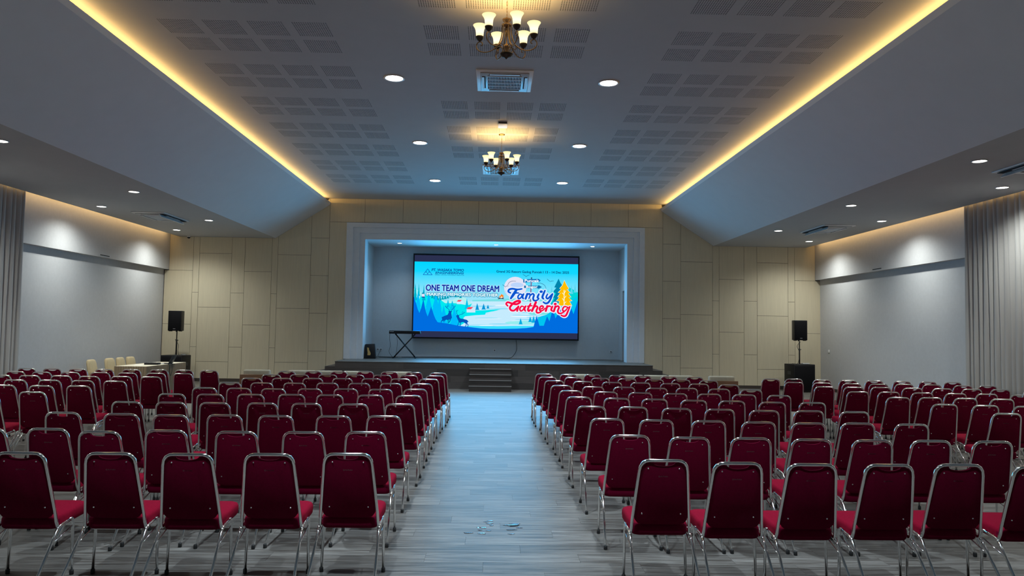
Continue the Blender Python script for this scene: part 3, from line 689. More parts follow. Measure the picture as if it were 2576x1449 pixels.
# ================================================================ CHAIRS
def panel_y(z): return 0.100 - (z - 0.47) * 0.238
def chair_proto():
    t = thing('banquet_chair', 'x', 'chair')
    half = [(0.213, 0.168, 0.392), (0.212, 0.140, 0.374), (0.209, 0.118, 0.385), (0.206, 0.106, 0.42), (0.202, panel_y(0.48), 0.48), (0.186, panel_y(0.66), 0.66), (0.170, panel_y(0.835), 0.835),
            (0.163, panel_y(0.868), 0.868), (0.146, panel_y(0.893), 0.893), (0.122, panel_y(0.906), 0.906), (0.095, panel_y(0.909), 0.909)]
    path = half + [(-x, y, z) for x, y, z in reversed(half)]
    sm_path = path
    MB().tube(sm_path, 0.0115, 10).build('back_frame', 'chrome', t)
    # backrest shell: rounded trapezoid with a scooped hand hold
    out = [(-0.120, 0.442), (0.120, 0.442), (0.165, 0.452), (0.186, 0.478), (0.190, 0.51), (0.174, 0.68), (0.160, 0.830), (0.150, 0.866), (0.128, 0.889), (0.100, 0.896), (0.078, 0.893)]
    out += [(0.078 * math.cos(PI*k/8), 0.893 - 0.024 * math.sin(PI*k/8)) for k in range(1, 8)]
    out += [(-x, z) for x, z in reversed(out[2:11])]
    n = len(out)
    v = [(x, panel_y(z) - 0.007, z) for x, z in out] + [(x, panel_y(z) + 0.012, z) for x, z in out]
    f = [tuple(range(n)), tuple(range(2*n-1, n-1, -1))] + [(i, (i+1) % n, (i+1) % n + n, i + n) for i in range(n)]
    back = MB().add(v, f).build('backrest', 'shaded_fabric', t, bevel=0.003, seg=2)
    v = [(x*0.96, panel_y(z) + 0.012, z) for x, z in out] + [(x*0.86, panel_y(z) + 0.040, 0.66 + (z-0.66)*0.9) for x, z in out]
    MB().add(v, [tuple(range(2*n-1, n-1, -1))] + [(i, (i+1) % n, (i+1) % n + n, i + n) for i in range(n)]).build('back_cushion', 'seat_fabric', t, bevel=0.004)
    # maker's mark
    mk = text_mesh('maker_mark', 'FUTURA', 'print_grey', -0.020, 0.032, 0.7905, 0.7995, 0, back, 0.03, 0.2)
    bm = bmesh.new(); bm.from_mesh(mk.data)
    ring = []
    for k in range(12):
        a, c = 2*PI*k/12, 2*PI*(k+1)/12
        q = [bm.verts.new((-0.029 + r*math.cos(w), 0, 0.795 + r*math.sin(w))) for r, w in ((0.0058, a), (0.0058, c), (0.0036, c), (0.0036, a))]
        bm.faces.new(q)
    bm.to_mesh(mk.data); bm.free()
    for vtx in mk.data.vertices: vtx.co.y = panel_y(vtx.co.z) - 0.0078
    # seat cushion
    def rr(x0, x1, y0, y1, rad, k=5):
        o = []
        for cx, cy, a0 in ((x1-rad, y0+rad, -PI/2), (x1-rad, y1-rad, 0), (x0+rad, y1-rad, PI/2), (x0+rad, y0+rad, PI)):
            o += [(cx + rad*math.cos(a0 + PI/2*i/k), cy + rad*math.sin(a0 + PI/2*i/k)) for i in range(k+1)]
        return o
    lv = [(0.362, 0.955), (0.372, 0.985), (0.40, 1.0), (0.425, 0.995), (0.441, 0.965), (0.449, 0.90), (0.452, 0.6)]
    base = rr(-0.216, 0.216, 0.115, 0.505, 0.055); n = len(base); v = []
    for z, s in lv:
        for x, y in base: v.append((x*s*(0.95 + 0.05*(y-0.115)/0.39), 0.31 + (y-0.31)*s, z + (0.31 + (y-0.31)*s - 0.115)*0.085))
    f = [tuple(reversed(range(n)))] + [((k)*n+i, k*n+(i+1) % n, (k+1)*n+(i+1) % n, (k+1)*n+i) for k in range(len(lv)-1) for i in range(n)] + [tuple((len(lv)-1)*n+i for i in range(n))]
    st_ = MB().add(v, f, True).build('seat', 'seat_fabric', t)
    st_.data.materials.append(MATS['shaded_fabric'])
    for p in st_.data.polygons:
        if p.normal.y < -0.45 and abs(p.normal.z) < 0.75: p.material_index = 1  # rear faces of the seat get the copy with shade in its colour
    foot = MB().lathe([(0.0135, 0.0), (0.0150, 0.004), (0.0145, 0.030), (0.0125, 0.033)], 10, cap0=True, cap1=True).mesh('foot', 'rubber')
    rivet = MB().lathe([(0.0066, 0.0), (0.0056, 0.0028), (0.0028, 0.0046), (0.0002, 0.0050)], 8).mesh('rivet', 'chrome')
    for s in (-1, 1):
        MB().tube([(s*0.212, 0.100, 0.352), (s*0.216, 0.118, 0.374), (s*0.216, 0.140, 0.383), (s*0.217, 0.20, 0.394), (s*0.218, 0.245, 0.403)], 0.011, 8).build('seat_rail', 'chrome', t)
        l1 = MB().tube([(s*0.218, 0.243, 0.4025), (s*0.219, 0.268, 0.405), (s*0.220, 0.283, 0.395), (s*0.220, 0.288, 0.37), (s*0.228, 0.286, 0.012)], 0.0105, 8).build('leg', 'chrome', t)
        link('foot', foot, l1, (s*0.228, 0.286, 0))
        l2 = MB().tube([(s*0.214, 0.112, 0.368), (s*0.215, 0.092, 0.345), (s*0.231, -0.196, 0.012)], 0.0105, 8).build('leg', 'chrome', t)
        link('foot', foot, l2, (s*0.231, -0.198, 0))
        MB().tube([(s*0.2205, 0.287, 0.350), (s*0.2185, 0.035, 0.278)], 0.005, 6).build('brace', 'chrome', t)
        for x, z in ((0.109, 0.852), (0.138, 0.522)):
            o = link('rivet', rivet, t, (s*x, panel_y(z) - 0.0065, z)); o.rotation_euler = (PI/2 + 0.23, 0, 0)
    MB().tube([(-0.219, 0.20, 0.388), (0.219, 0.20, 0.388)], 0.008, 6).build('cross_bar', 'chrome', t)
    return t
LEFT_CENTRE = [
    [(-3.246, 5.218), (-2.645, 5.241), (-2.112, 5.233), (-1.561, 5.27), (-1.022, 5.32)],
    [(-4.212, 6.352), (-3.758, 6.391), (-3.261, 6.266), (-2.8, 6.38), (-2.161, 6.345), (-1.608, 6.374), (-1.088, 6.42)],
    [(-4.298, 7.549), (-3.688, 7.483), (-3.189, 7.449), (-2.68, 7.504), (-2.167, 7.491), (-1.598, 7.529), (-1.108, 7.581)],
    [(-4.205, 8.647), (-3.696, 8.644), (-3.214, 8.652), (-2.672, 8.686), (-2.169, 8.705), (-1.628, 8.705), (-1.095, 8.773)],
    [(-4.145, 9.698), (-3.635, 9.687), (-3.175, 9.756), (-2.631, 9.821), (-2.163, 9.831), (-1.623, 9.865), (-1.116, 9.875)],
    [(-4.097, 10.699), (-3.606, 10.675), (-3.131, 10.648), (-2.651, 10.728), (-2.15, 10.811), (-1.633, 10.804), (-1.139, 10.886)],
    [(-4.094, 11.729), (-3.62, 11.732), (-3.123, 11.782), (-2.664, 11.868), (-2.137, 11.896), (-1.665, 11.958), (-1.157, 11.956)],
    [(-4.066, 12.735), (-3.606, 12.8), (-3.134, 12.898), (-2.657, 12.966), (-2.119, 13.014), (-1.644, 13.07), (-1.139, 13.069)],
    [(-4.006, 13.734), (-3.566, 13.797), (-3.112, 13.9), (-2.615, 13.951), (-2.109, 14.028), (-1.596, 14.009), (-1.135, 14.003)],
    [(-3.987, 14.752), (-3.544, 14.861), (-3.107, 14.912), (-2.652, 15.051), (-2.156, 15.031), (-1.587, 14.947), (-1.144, 14.888)],
]
RIGHT_CENTRE = [
    [(1.206, 5.207), (1.694, 5.13), (2.207, 5.107), (2.753, 5.12), (3.269, 5.156), (3.796, 5.112)],
    [(1.184, 6.407), (1.679, 6.322), (2.211, 6.331), (2.72, 6.298), (3.239, 6.287), (3.755, 6.302), (4.29, 6.301)],
    [(1.175, 7.583), (1.654, 7.529), (2.218, 7.504), (2.676, 7.462), (3.16, 7.429), (3.698, 7.466), (4.237, 7.439)],
    [(1.162, 8.782), (1.683, 8.779), (2.153, 8.68), (2.649, 8.64), (3.124, 8.563), (3.687, 8.603), (4.2, 8.557)],
    [(1.158, 9.988), (1.649, 9.879), (2.151, 9.83), (2.638, 9.731), (3.134, 9.7), (3.622, 9.6), (4.173, 9.63)],
    [(1.145, 10.994), (1.671, 10.881), (2.162, 10.82), (2.639, 10.746), (3.122, 10.739), (3.633, 10.698), (4.134, 10.662)],
    [(1.128, 12.0), (1.622, 11.837), (2.126, 11.842), (2.56, 11.723), (3.066, 11.776), (3.553, 11.708), (4.051, 11.658)],
    [(1.102, 13.127), (1.562, 13.016), (2.091, 12.93), (2.584, 12.898), (3.052, 12.795), (3.537, 12.791), (4.021, 12.694)],
    [(1.053, 14.075), (1.546, 14.063), (2.042, 13.983), (2.529, 13.925), (3.001, 13.832), (3.485, 13.809), (3.929, 13.725)],
    [(1.064, 15.078), (1.546, 15.015), (2.042, 15.074), (2.509, 14.969), (3.026, 14.89), (3.475, 14.749), (3.899, 14.692)],
]
LEFT_OUTER = [
    [(-5.707, 14.688), (-6.188, 14.708), (-6.668, 14.728), (-7.055, 14.657), (-7.471, 14.593), (-7.999, 14.585), (-8.46, 14.594), (-8.958, 14.608)],
    [(-5.744, 13.673), (-6.25, 13.689), (-6.719, 13.653), (-7.189, 13.665), (-7.612, 13.588), (-8.072, 13.577), (-8.561, 13.621), (-9.024, 13.597)],
    [(-5.849, 12.712), (-6.322, 12.715), (-6.777, 12.638), (-7.309, 12.691), (-7.745, 12.649), (-8.224, 12.672)],
    [(-5.876, 11.676), (-6.382, 11.701), (-6.916, 11.712), (-7.37, 11.666)],
    [(-5.91, 10.713), (-6.377, 10.668), (-6.937, 10.694)],
    [(-5.971, 9.702), (-6.367, 9.545)],
]
RIGHT_OUTER = [
    [(5.553, 14.451), (6.078, 14.558), (6.501, 14.412), (6.946, 14.364), (7.41, 14.321), (7.844, 14.229), (8.312, 14.21), (8.771, 14.221)],
    [(5.653, 13.576), (6.12, 13.512), (6.533, 13.409), (7.058, 13.407), (7.546, 13.447), (8.013, 13.414), (8.393, 13.29), (8.906, 13.352)],
    [(5.692, 12.542), (6.239, 12.523), (6.713, 12.578), (7.144, 12.488), (7.61, 12.456), (8.097, 12.436), (8.555, 12.437), (8.979, 12.333)],
    [(5.8, 11.546), (6.284, 11.555), (6.716, 11.49), (7.179, 11.439), (7.672, 11.442), (8.143, 11.372)],
    [(5.855, 10.576), (6.394, 10.621), (6.846, 10.592), (7.288, 10.531), (7.73, 10.472)],
    [(5.918, 9.621), (6.442, 9.55), (6.886, 9.49)],
    [(6.016, 8.584)],
]

def relax(row, gap=0.496):
    xs = sorted(row); m0 = sum(p[0] for p in xs) / len(xs)
    X = [p[0] for p in xs]
    for _ in range(200):
        for i in range(len(X) - 1):
            d = gap - (X[i+1] - X[i])
            if d > 0: X[i] -= d/2; X[i+1] += d/2
    return {p: (x, p[1]) for p, x in zip(xs, X)}
for blk in (LEFT_CENTRE, RIGHT_CENTRE, LEFT_OUTER, RIGHT_OUTER):
    for row in blk:
        new = relax(row)
        row[:] = [new[p] for p in row]
chair0 = chair_proto()
used = [False]
def place_chair(x, y, label):
    o = chair0 if not used[0] else copy_tree(chair0)
    used[0] = True
    o.location = (x, y, 0); o.rotation_euler = (0, 0, random.uniform(-0.018, 0.018))
    tag(o, label, 'chair', 'maroon banquet chairs set out in rows')
for nm, blk in (('left', LEFT_CENTRE), ('right', RIGHT_CENTRE)):
    for r, row in enumerate(blk):
        seats = row[::-1] if nm == 'left' else row
        for k, (x, y) in enumerate(seats):
            place_chair(x, y, 'maroon banquet chair in %s centre block, %s row from camera, %s from centre aisle' % (nm, ORD[r], ORD[k]))
for nm, blk in (('left', LEFT_OUTER), ('right', RIGHT_OUTER)):
    for r, row in enumerate(blk):
        for k, (x, y) in enumerate(row):
            place_chair(x, y, 'maroon banquet chair in %s outer block, %s row from stage, %s from side aisle' % (nm, ORD[r], ORD[k]))

# ================================================================ CHANDELIERS
def shade_material():
    m = bpy.data.materials.new('shade_glass'); m.use_nodes = True; nt = m.node_tree; nt.nodes.clear(); N = nt.nodes.new
    o = N('ShaderNodeOutputMaterial'); mx = N('ShaderNodeMixShader'); mx.inputs[0].default_value = 0.6
    tr = N('ShaderNodeBsdfDiffuse'); tr.inputs[0].default_value = (1.0, 0.86, 0.58, 1)
    e = N('ShaderNodeEmission'); e.inputs[1].default_value = 0.95
    tc = N('ShaderNodeTexCoord'); sp = N('ShaderNodeSeparateXYZ'); nt.links.new(tc.outputs['Object'], sp.inputs[0])
    rp = N('ShaderNodeValToRGB'); mr = N('ShaderNodeMapRange'); mr.inputs['From Min'].default_value = 0.0; mr.inputs['From Max'].default_value = 0.17
    nt.links.new(sp.outputs['Z'], mr.inputs['Value']); nt.links.new(mr.outputs[0], rp.inputs[0])
    rp.color_ramp.elements[0].color = (1.0, 0.70, 0.28, 1); rp.color_ramp.elements[1].color = (0.95, 0.74, 0.34, 1)
    x = rp.color_ramp.elements.new(0.42); x.color = (1.5, 1.25, 0.75, 1)
    nt.links.new(rp.outputs[0], e.inputs[0])
    nt.links.new(tr.outputs[0], mx.inputs[1]); nt.links.new(e.outputs[0], mx.inputs[2]); nt.links.new(mx.outputs[0], o.inputs[0])
    MATS['shade_glass'] = m
shade_material()
def chandelier(x, y, zc, drop, label):
    """zc ceiling height, drop: ceiling to the crown cup"""
    t = thing('chandelier', label, 'chandelier', (x, y, zc), 0, 'six light bronze chandeliers')
    zt = -drop
    MB().lathe([(0.002, -0.035), (0.03, -0.034), (0.062, -0.018), (0.068, -0.004), (0.068, 0)], 20, cap1=True).build('canopy', 'bronze', t)
    n = max(3, int((drop - 0.10) / 0.032)); step = (drop - 0.06) / n
    for k in range(n):
        z = -0.045 - step * (k + 0.5); L_ = step * 0.72
        pts = [(0.008*math.cos(a)*(1 if k % 2 else 0), 0.008*math.cos(a)*(0 if k % 2 else 1), z + L_*math.sin(a)) for a in [2*PI*i/10 for i in range(10)]]
        MB().tube(pts, 0.0022, 5, closed=True).build('chain_link', 'bronze', t)
    MB().lathe([(0.004, zt+0.03), (0.010, zt+0.005), (0.055, zt), (0.050, zt-0.02), (0.020, zt-0.045), (0.016, zt-0.06)], 20, cap0=True).build('crown_cup', 'bronze', t)
    MB().lathe([(0.016, zt-0.055), (0.062, zt-0.065), (0.066, zt-0.078), (0.055, zt-0.09), (0.020, zt-0.10)], 20).build('crown_ring', 'bronze', t)
    MB().lathe([(0.010, zt-0.09), (0.012, zt-0.13), (0.026, zt-0.16), (0.018, zt-0.19), (0.008, zt-0.23), (0.008, zt-0.30), (0.034, zt-0.325), (0.040, zt-0.35), (0.020, zt-0.39), (0.030, zt-0.42)], 16).build('stem', 'bronze', t)
    MB().lathe([(0.030, zt-0.415), (0.075, zt-0.425), (0.080, zt-0.437), (0.058, zt-0.462), (0.020, zt-0.476), (0.008, zt-0.492), (0.001, zt-0.497)], 20).build('bottom_dish', 'bronze_dark', t)
    sh = MB().lathe([(0.030, 0.0), (0.042, 0.012), (0.046, 0.035), (0.048, 0.07), (0.052, 0.10), (0.062, 0.13), (0.080, 0.158), (0.084, 0.164), (0.079, 0.160), (0.060, 0.130), (0.050, 0.10), (0.046, 0.07), (0.044, 0.035), (0.028, 0.010)], 20).mesh('shade', 'shade_glass')
    hol = MB().lathe([(0.004, -0.045), (0.012, -0.035), (0.030, -0.022), (0.046, 0.004), (0.049, 0.022), (0.047, 0.022), (0.030, 0.001)], 16).mesh('shade_holder', 'bronze_dark')
    arm = MB()
    arm.tube(bez([(0.055, 0, zt-0.085), (0.062, 0, zt-0.20), (0.105, 0, zt-0.315), (0.19, 0, zt-0.385), (0.275, 0, zt-0.40), (0.345, 0, zt-0.375), (0.375, 0, zt-0.325), (0.355, 0, zt-0.275), (0.315, 0, zt-0.268), (0.298, 0, zt-0.300), (0.318, 0, zt-0.318)], 5), 0.0072, 7)
    arm.tube(bez([(0.04, 0, zt-0.41), (0.055, 0, zt-0.35), (0.10, 0, zt-0.33), (0.125, 0, zt-0.36), (0.105, 0, zt-0.385), (0.088, 0, zt-0.365)], 4), 0.005, 6)
    arm_me = arm.mesh('arm', 'bronze')
    for k in range(6):
        a = math.radians(50 + 60 * k)
        o = link('arm', arm_me, t, (0, 0, 0), a)
        p = (0.335 * math.cos(a), 0.335 * math.sin(a), zt - 0.222)
        s = link('shade', sh, t, p)
        link('shade_holder', hol, s, (0, 0, 0))
        light('bulb_light', 'POINT', (p[0], p[1], p[2] + 0.10), BULB, (1.0, 0.62, 0.20), t, shadow_soft_size=0.04)
    return t
chandelier(0.09, 8.85, ZC, 0.385, 'six light bronze chandelier nearest the camera at frame top')
chandelier(0.09, 15.65, ZC, 0.40, 'six light bronze chandelier hanging nearer the stage')

# ================================================================ CURTAINS
def curtain(s, y0, y1, label):
    t = thing('curtain', label, 'curtain', (s*10.34, y1, 0), 0, 'grey pleated curtains')
    b = MB(); zs_ = [0.015, 0.8, 1.8, 2.8, 3.8, 4.6, ZS+0.20]
    n = int((y1 - y0) / 0.0175); rows = []
    for zi, z in enumerate(zs_):
        fl_ = 1.0 - 0.45 * (z / 5.0)
        for i in range(n + 1):
            y = y0 + (y1-y0)*i/n; ph = 2*PI*(y1-y)/0.155
            jit = 0.35*math.sin((y1-y)*2.7) + 0.3*math.sin((y1-y)*5.1 + z*0.25)
            x = (0.055*math.sin(ph + jit) + 0.016*math.sin(2*ph + 1.1 + jit)) * (0.75 + 0.45*fl_)
            b.v.append((-s*x*0.9, y - y1 + 0.02*math.sin(ph*0.5 + z), z))
    for zi in range(len(zs_)-1):
        for i in range(n):
            a = zi*(n+1) + i; b.f.append([a, a+1, a+n+2, a+n+1]); b.sm.append(True)
    c = b.build('pleated_cloth', 'curtain_cloth', t)
    md = c.modifiers.new('thickness', 'SOLIDIFY'); md.thickness = 0.003
    MB().box(min(0, s*0.03)-0.01, max(0, s*0.03)+0.01, y0-y1, 0, ZS+0.20, ZS+0.225).build('curtain_rail', 'white_plastic', t)
    return t
curtain(-1, 11.5, 16.3, 'grey pleated curtain on the left wall')
curtain(1, 9.5, 15.95, 'grey pleated curtain on the right wall')

# ================================================================ LOUDSPEAKERS
def loudspeaker(x, y, z, rz, label):
    t = thing('loudspeaker', label, 'loudspeaker', (x, y, z), rz, 'pole mounted loudspeakers')
    b = MB().prism([(-0.205, -0.17), (0.205, -0.17), (0.15, 0.17), (-0.15, 0.17)], 'z', 0.0, 0.62)
    b.build('cabinet', 'black_plastic', t, bevel=0.012)
    MB().box(-0.188, 0.188, -0.182, -0.168, 0.02, 0.60).build('front_grille', 'black_grille', t, bevel=0.005)
    MB().box(-0.035, 0.035, -0.186, -0.181, 0.055, 0.070).build('badge', 'silver_plastic', t)
    for s in (-1, 1): MB().box(s*0.15-0.03, s*0.15+0.03, -0.14, -0.02, -0.018, 0.002).build('rubber_foot', 'rubber', t)
    MB().lathe([(0.03, -0.03), (0.03, 0.0)], 12, cap0=True).build('pole_socket', 'black_plastic', t)
    return t
def sub(x, y, w, d, h_, rz, label):
    t = thing('subwoofer', label, 'subwoofer', (x, y, 0), rz, 'subwoofer boxes')
    MB().box(-w/2, w/2, -d/2, d/2, 0.02, h_).build('cabinet', 'black_plastic', t, bevel=0.012)
    MB().box(-w/2+0.03, w/2-0.03, -d/2-0.012, -d/2+0.002, 0.06, h_-0.05).build('front_grille', 'black_grille', t, bevel=0.005)
    for s in (-1, 1):
        MB().box(s*w/2-0.006, s*w/2+0.006, -0.10, 0.10, h_*0.62, h_*0.74).build('side_handle', 'dark_grey_plastic', t)
        for q in (-1, 1): MB().lathe([(0.025, 0), (0.028, 0.022)], 10, (s*(w/2-0.06), q*(d/2-0.06), 0), cap0=True).build('rubber_foot', 'rubber', t)
    MB().lathe([(0.05, h_-0.002), (0.05, h_+0.006), (0.02, h_+0.008)], 14).build('pole_mount', 'dark_grey_plastic', t)
    return t
def pole(x, y, z0, z1, label):
    t = thing('speaker_pole', label, 'pole', (x, y, z0), 0, 'speaker poles')
    hh = z1 - z0
    MB().lathe([(0.021, 0.0), (0.021, hh*0.62), (0.016, hh*0.62+0.004), (0.016, hh-0.002)], 12, cap0=True, cap1=True).build('tube', 'black_plastic', t)
    MB().lathe([(0.026, hh*0.58), (0.028, hh*0.60), (0.028, hh*0.66), (0.022, hh*0.67)], 12).build('clamp_collar', 'dark_grey_plastic', t)
    MB().tube([(0.02, 0, hh*0.63), (0.055, 0, hh*0.63)], [0.006, 0.012], 8).build('clamp_knob', 'dark_grey_plastic', t)
def cable(name, pts, r, m, label, n=8):
    o = MB().tube(bez(pts, n), r, 6).build(name, m); return tag(o, label, 'cable')
sub(9.58, 23.05, 0.70, 0.60, 0.86, 0.12, 'large black subwoofer box on the floor by the right wall')
pole(9.58, 23.05, 0.868, 1.575, 'black speaker pole standing on the right subwoofer')
loudspeaker(9.56, 23.05, 1.605, 0.02, 'black loudspeaker on a pole beside the right wall')
sub(-9.86, 23.25, 0.68, 0.55, 0.855, -0.10, 'black subwoofer box behind the skirted table')
pole(-9.86, 23.25, 0.863, 1.575, 'black speaker pole standing on the left subwoofer')
loudspeaker(-9.87, 23.25, 1.605, -0.02, 'black loudspeaker on a pole in the left corner')
cable('speaker_cable', [(9.54, 22.86, 1.56), (9.43, 22.86, 1.42), (9.50, 22.84, 1.22), (9.47, 22.83, 1.0), (9.44, 22.86, 0.875), (9.36, 22.86, 0.875), (9.30, 22.95, 0.875)], 0.006, 'black_plastic', 'black cable dangling from the right loudspeaker to its subwoofer')
cable('speaker_cable', [(-9.83, 23.06, 1.35), (-9.72, 23.05, 1.18), (-9.72, 23.04, 1.0), (-9.70, 23.06, 0.875), (-9.60, 23.10, 0.875)], 0.006, 'black_plastic', 'black cable hanging beside the left speaker pole')
t = thing('mixer_unit', 'small flat white box lying on the right subwoofer', 'box', (9.72, 22.95, 0.866), 0.12)
MB().box(-0.11, 0.11, -0.07, 0.07, 0, 0.03).build('case', 'white_plastic', t, bevel=0.004); MB().box(-0.09, 0.09, -0.05, 0.05, 0.029, 0.033).build('top_plate', 'dark_grey_plastic', t)
t = thing('cable_box', 'small pale box lying on the left subwoofer', 'box', (-9.60, 23.2, 0.861), -0.1)
MB().box(-0.07, 0.07, -0.05, 0.05, 0, 0.028).build('case', 'silver_plastic', t, bevel=0.004); MB().box(-0.05, 0.05, -0.03, 0.03, 0.027, 0.032).build('top_plate', 'dark_grey_plastic', t)

# ================================================================ SKIRTED TABLE, LAPTOP, COVERED CHAIRS
t = thing('skirted_table', 'long table with cream cloth and pleated skirt by left wall', 'table', (-9.06, 19.92, 0))
TX, TY, TZ = 0.38, 1.18, 0.74
MB().box(-TX, TX, -TY, TY, TZ-0.03, TZ).build('table_top', 'sofa_wood', t)
MB().box(-TX-0.012, TX+0.012, -TY-0.012, TY+0.012, TZ, TZ+0.006).build('cloth_top', 'table_cloth', t, bevel=0.003)
b = MB(); per = []
cor = [(-TX, -TY), (TX, -TY), (TX, TY), (-TX, TY)]
for k in range(4):
    a, c = Vector(cor[k]), Vector(cor[(k+1) % 4]); L_ = (c-a).length; m_ = int(L_ / 0.011); nx = Vector(((c-a).y, -(c-a).x)).normalized()
    for i in range(m_):
        u = L_*i/m_; per.append((a + (c-a)*(i/m_) + nx*(0.016 + 0.011*math.sin(2*PI*u/0.062 + k)), nx))
n = len(per)
for z, g in ((TZ+0.004, 0.75), (TZ-0.02, 1.0), (TZ*0.5, 1.1), (0.02, 1.25)):
    for p, nx in per: b.v.append((p.x + nx.x*0.012*(g-0.75), p.y + nx.y*0.012*(g-0.75), z))
for k in range(3):
    for i in range(n): b.f.append([k*n+i, k*n+(i+1) % n, (k+1)*n+(i+1) % n, (k+1)*n+i]); b.sm.append(True)
b.build('pleated_skirt', 'skirt_cloth', t)
for sx in (-1, 1):
    for sy in (-1, 1): MB().tube([(sx*0.31, sy*1.0, 0.0), (sx*0.31, sy*1.0, TZ-0.03)], 0.016, 8).build('leg', 'dark_grey_plastic', t)
t = thing('laptop', 'open black laptop at the far end of skirted table', 'laptop', (-8.82, 20.17, TZ+0.0065), -PI/2 + 0.08)
MB().box(-0.17, 0.17, -0.12, 0.12, 0, 0.018).build('keyboard_base', 'black_plastic', t, bevel=0.004)
b = MB(); b.prism([(0.12, 0.016), (0.135, 0.016), (0.24, 0.235), (0.228, 0.24)], 'x', -0.17, 0.17); b.build('lid', 'dark_grey_plastic', t, bevel=0.002)
t = thing('audio_mixer', 'flat black mixer box beside the laptop on skirted table', 'mixer', (-8.92, 19.62, TZ+0.0065), 0.1)
MB().box(-0.17, 0.17, -0.12, 0.12, 0, 0.05).build('case', 'black_plastic', t, bevel=0.006)
for k in range(8): MB().lathe([(0.008, 0.05), (0.008, 0.064)], 8, (-0.13 + 0.037*k, 0.03, 0), cap1=True).build('knob', 'silver_plastic', t)
tag(MB().box(-0.105, 0.105, -0.148, 0.148, 0, 0.002).build('paper_sheet', 'paper', None, (-9.12, 19.3, TZ+0.0065), 0.3), 'white paper sheet lying on near half of skirted table', 'paper')
tag(MB().box(-0.045, 0.045, -0.03, 0.03, 0, 0.03).build('power_adapter', 'white_plastic', None, (-8.78, 19.87, TZ+0.0065), 0.4, bevel=0.004), 'small white adapter between mixer and laptop', 'adapter')
cable('laptop_cable', [(-8.70, 19.90, TZ+0.016), (-8.655, 19.92, TZ+0.014), (-8.625, 19.94, TZ-0.02), (-8.612, 19.95, TZ-0.2), (-8.61, 20.02, TZ-0.3), (-8.612, 20.10, TZ-0.15), (-8.625, 20.12, TZ-0.01), (-8.65, 20.13, TZ+0.016)], 0.006, 'black_plastic', 'black cables looping over the front edge of skirted table')

def covered_chair(x, y, rz, label):
    t = thing('covered_chair', label, 'chair', (x, y, 0), rz, 'cream covered chairs by the left wall')
    ring = lambda hw, y0, y1, z, k=5, r=0.05: [(hw-r + r*math.cos(a), y0+r + r*math.sin(a), z) for a in [-PI/2 + PI/2*i/k for i in range(k+1)]] + [(hw-r + r*math.cos(a), y1-r + r*math.sin(a), z) for a in [PI/2*i/k for i in range(k+1)]] + \
        [(-hw+r + r*math.cos(a), y1-r + r*math.sin(a), z) for a in [PI/2 + PI/2*i/k for i in range(k+1)]] + [(-hw+r + r*math.cos(a), y0+r + r*math.sin(a), z) for a in [PI + PI/2*i/k for i in range(k+1)]]
    def loft(name, secs):
        b = MB(); n = len(secs[0])
        for sct in secs: b.v += sct
        for q in range(len(secs)-1):
            for i in range(n): b.f.append([q*n+i, q*n+(i+1) % n, (q+1)*n+(i+1) % n, (q+1)*n+i]); b.sm.append(True)
        b.f.append(list(reversed(range(n)))); b.sm.append(False); b.f.append([(len(secs)-1)*n+i for i in range(n)]); b.sm.append(True)
        b.build(name, 'cream_cloth', t)
    loft('back_cover', [ring(0.215, 0.06, 0.17, 0.44), ring(0.21, 0.04, 0.14, 0.6), ring(0.195, 0.005, 0.105, 0.80), ring(0.175, -0.005, 0.09, 0.86, r=0.045), ring(0.145, 0.0, 0.08, 0.89, r=0.04), ring(0.10, 0.015, 0.065, 0.90, r=0.025)])
    loft('skirt_cover', [ring(0.25, -0.02, 0.54, 0.01), ring(0.24, 0.02, 0.53, 0.25), ring(0.23, 0.06, 0.52, 0.44), ring(0.21, 0.09, 0.50, 0.475)])
for k, (x, y, lb) in enumerate(((-10.06, 18.70, 'cream cloth covered chair farthest from the skirted table'), (-10.06, 19.58, 'cream cloth covered chair, second from left behind skirted table'), (-10.06, 20.12, 'cream covered chair half hidden, third from left behind skirted table'), (-10.06, 20.68, 'cream cloth covered chair, rightmost behind skirted table'))):
    covered_chair(x, y, -PI/2 + (0.06, -0.05, 0.04, -0.03)[k], lb)

# ================================================================ SOFAS IN FRONT OF THE STAGE
def sofa(x0, x1, y, cushions, label, name='sofa'):
    w = x1 - x0; t = thing(name, label, name, ((x0+x1)/2, y, 0), 0, 'wooden framed sofas before the stage'); h = w/2
    MB().box(-h-0.03, h+0.03, 0.0, 0.035, 0.28, 0.725).build('back_panel', 'sofa_wood', t, bevel=0.006)
    for s in (-1, 1):
        MB().box(s*(h-0.0)-0.035+ s*0.0, s*(h-0.0)+0.035, 0.02, 0.74, 0.50, 0.545).build('arm', 'sofa_wood', t, bevel=0.008)
        for yy in (0.0, 0.68): MB().box(s*h-0.03, s*h+0.03, yy, yy+0.06, 0.0, 0.51).build('leg', 'sofa_wood', t, bevel=0.006)
    MB().box(-h+0.03, h-0.03, 0.06, 0.74, 0.24, 0.29).build('seat_frame', 'sofa_wood', t, bevel=0.006)
    cw = (w - 0.04) / cushions
    for k in range(cushions):
        c0 = -h + 0.02 + cw*k
        MB().box(c0+0.006, c0+cw-0.006, 0.04, 0.20, 0.40, 0.825).build('back_cushion', 'sofa_fabric', t, bevel=0.035, seg=3)
        MB().box(c0+0.006, c0+cw-0.006, 0.20, 0.76, 0.29, 0.44).build('seat_cushion', 'sofa_fabric', t, bevel=0.03, seg=3)
YSO = 16.55
sofa(-5.58, -4.95, YSO, 1, 'wood backed beige armchair left of the long left sofa', 'armchair')
sofa(-4.60, -2.74, YSO, 3, 'long beige sofa behind the front row of left centre chairs')
sofa(-2.46, -1.80, YSO, 1, 'beige armchair between long left sofa and centre aisle', 'armchair')
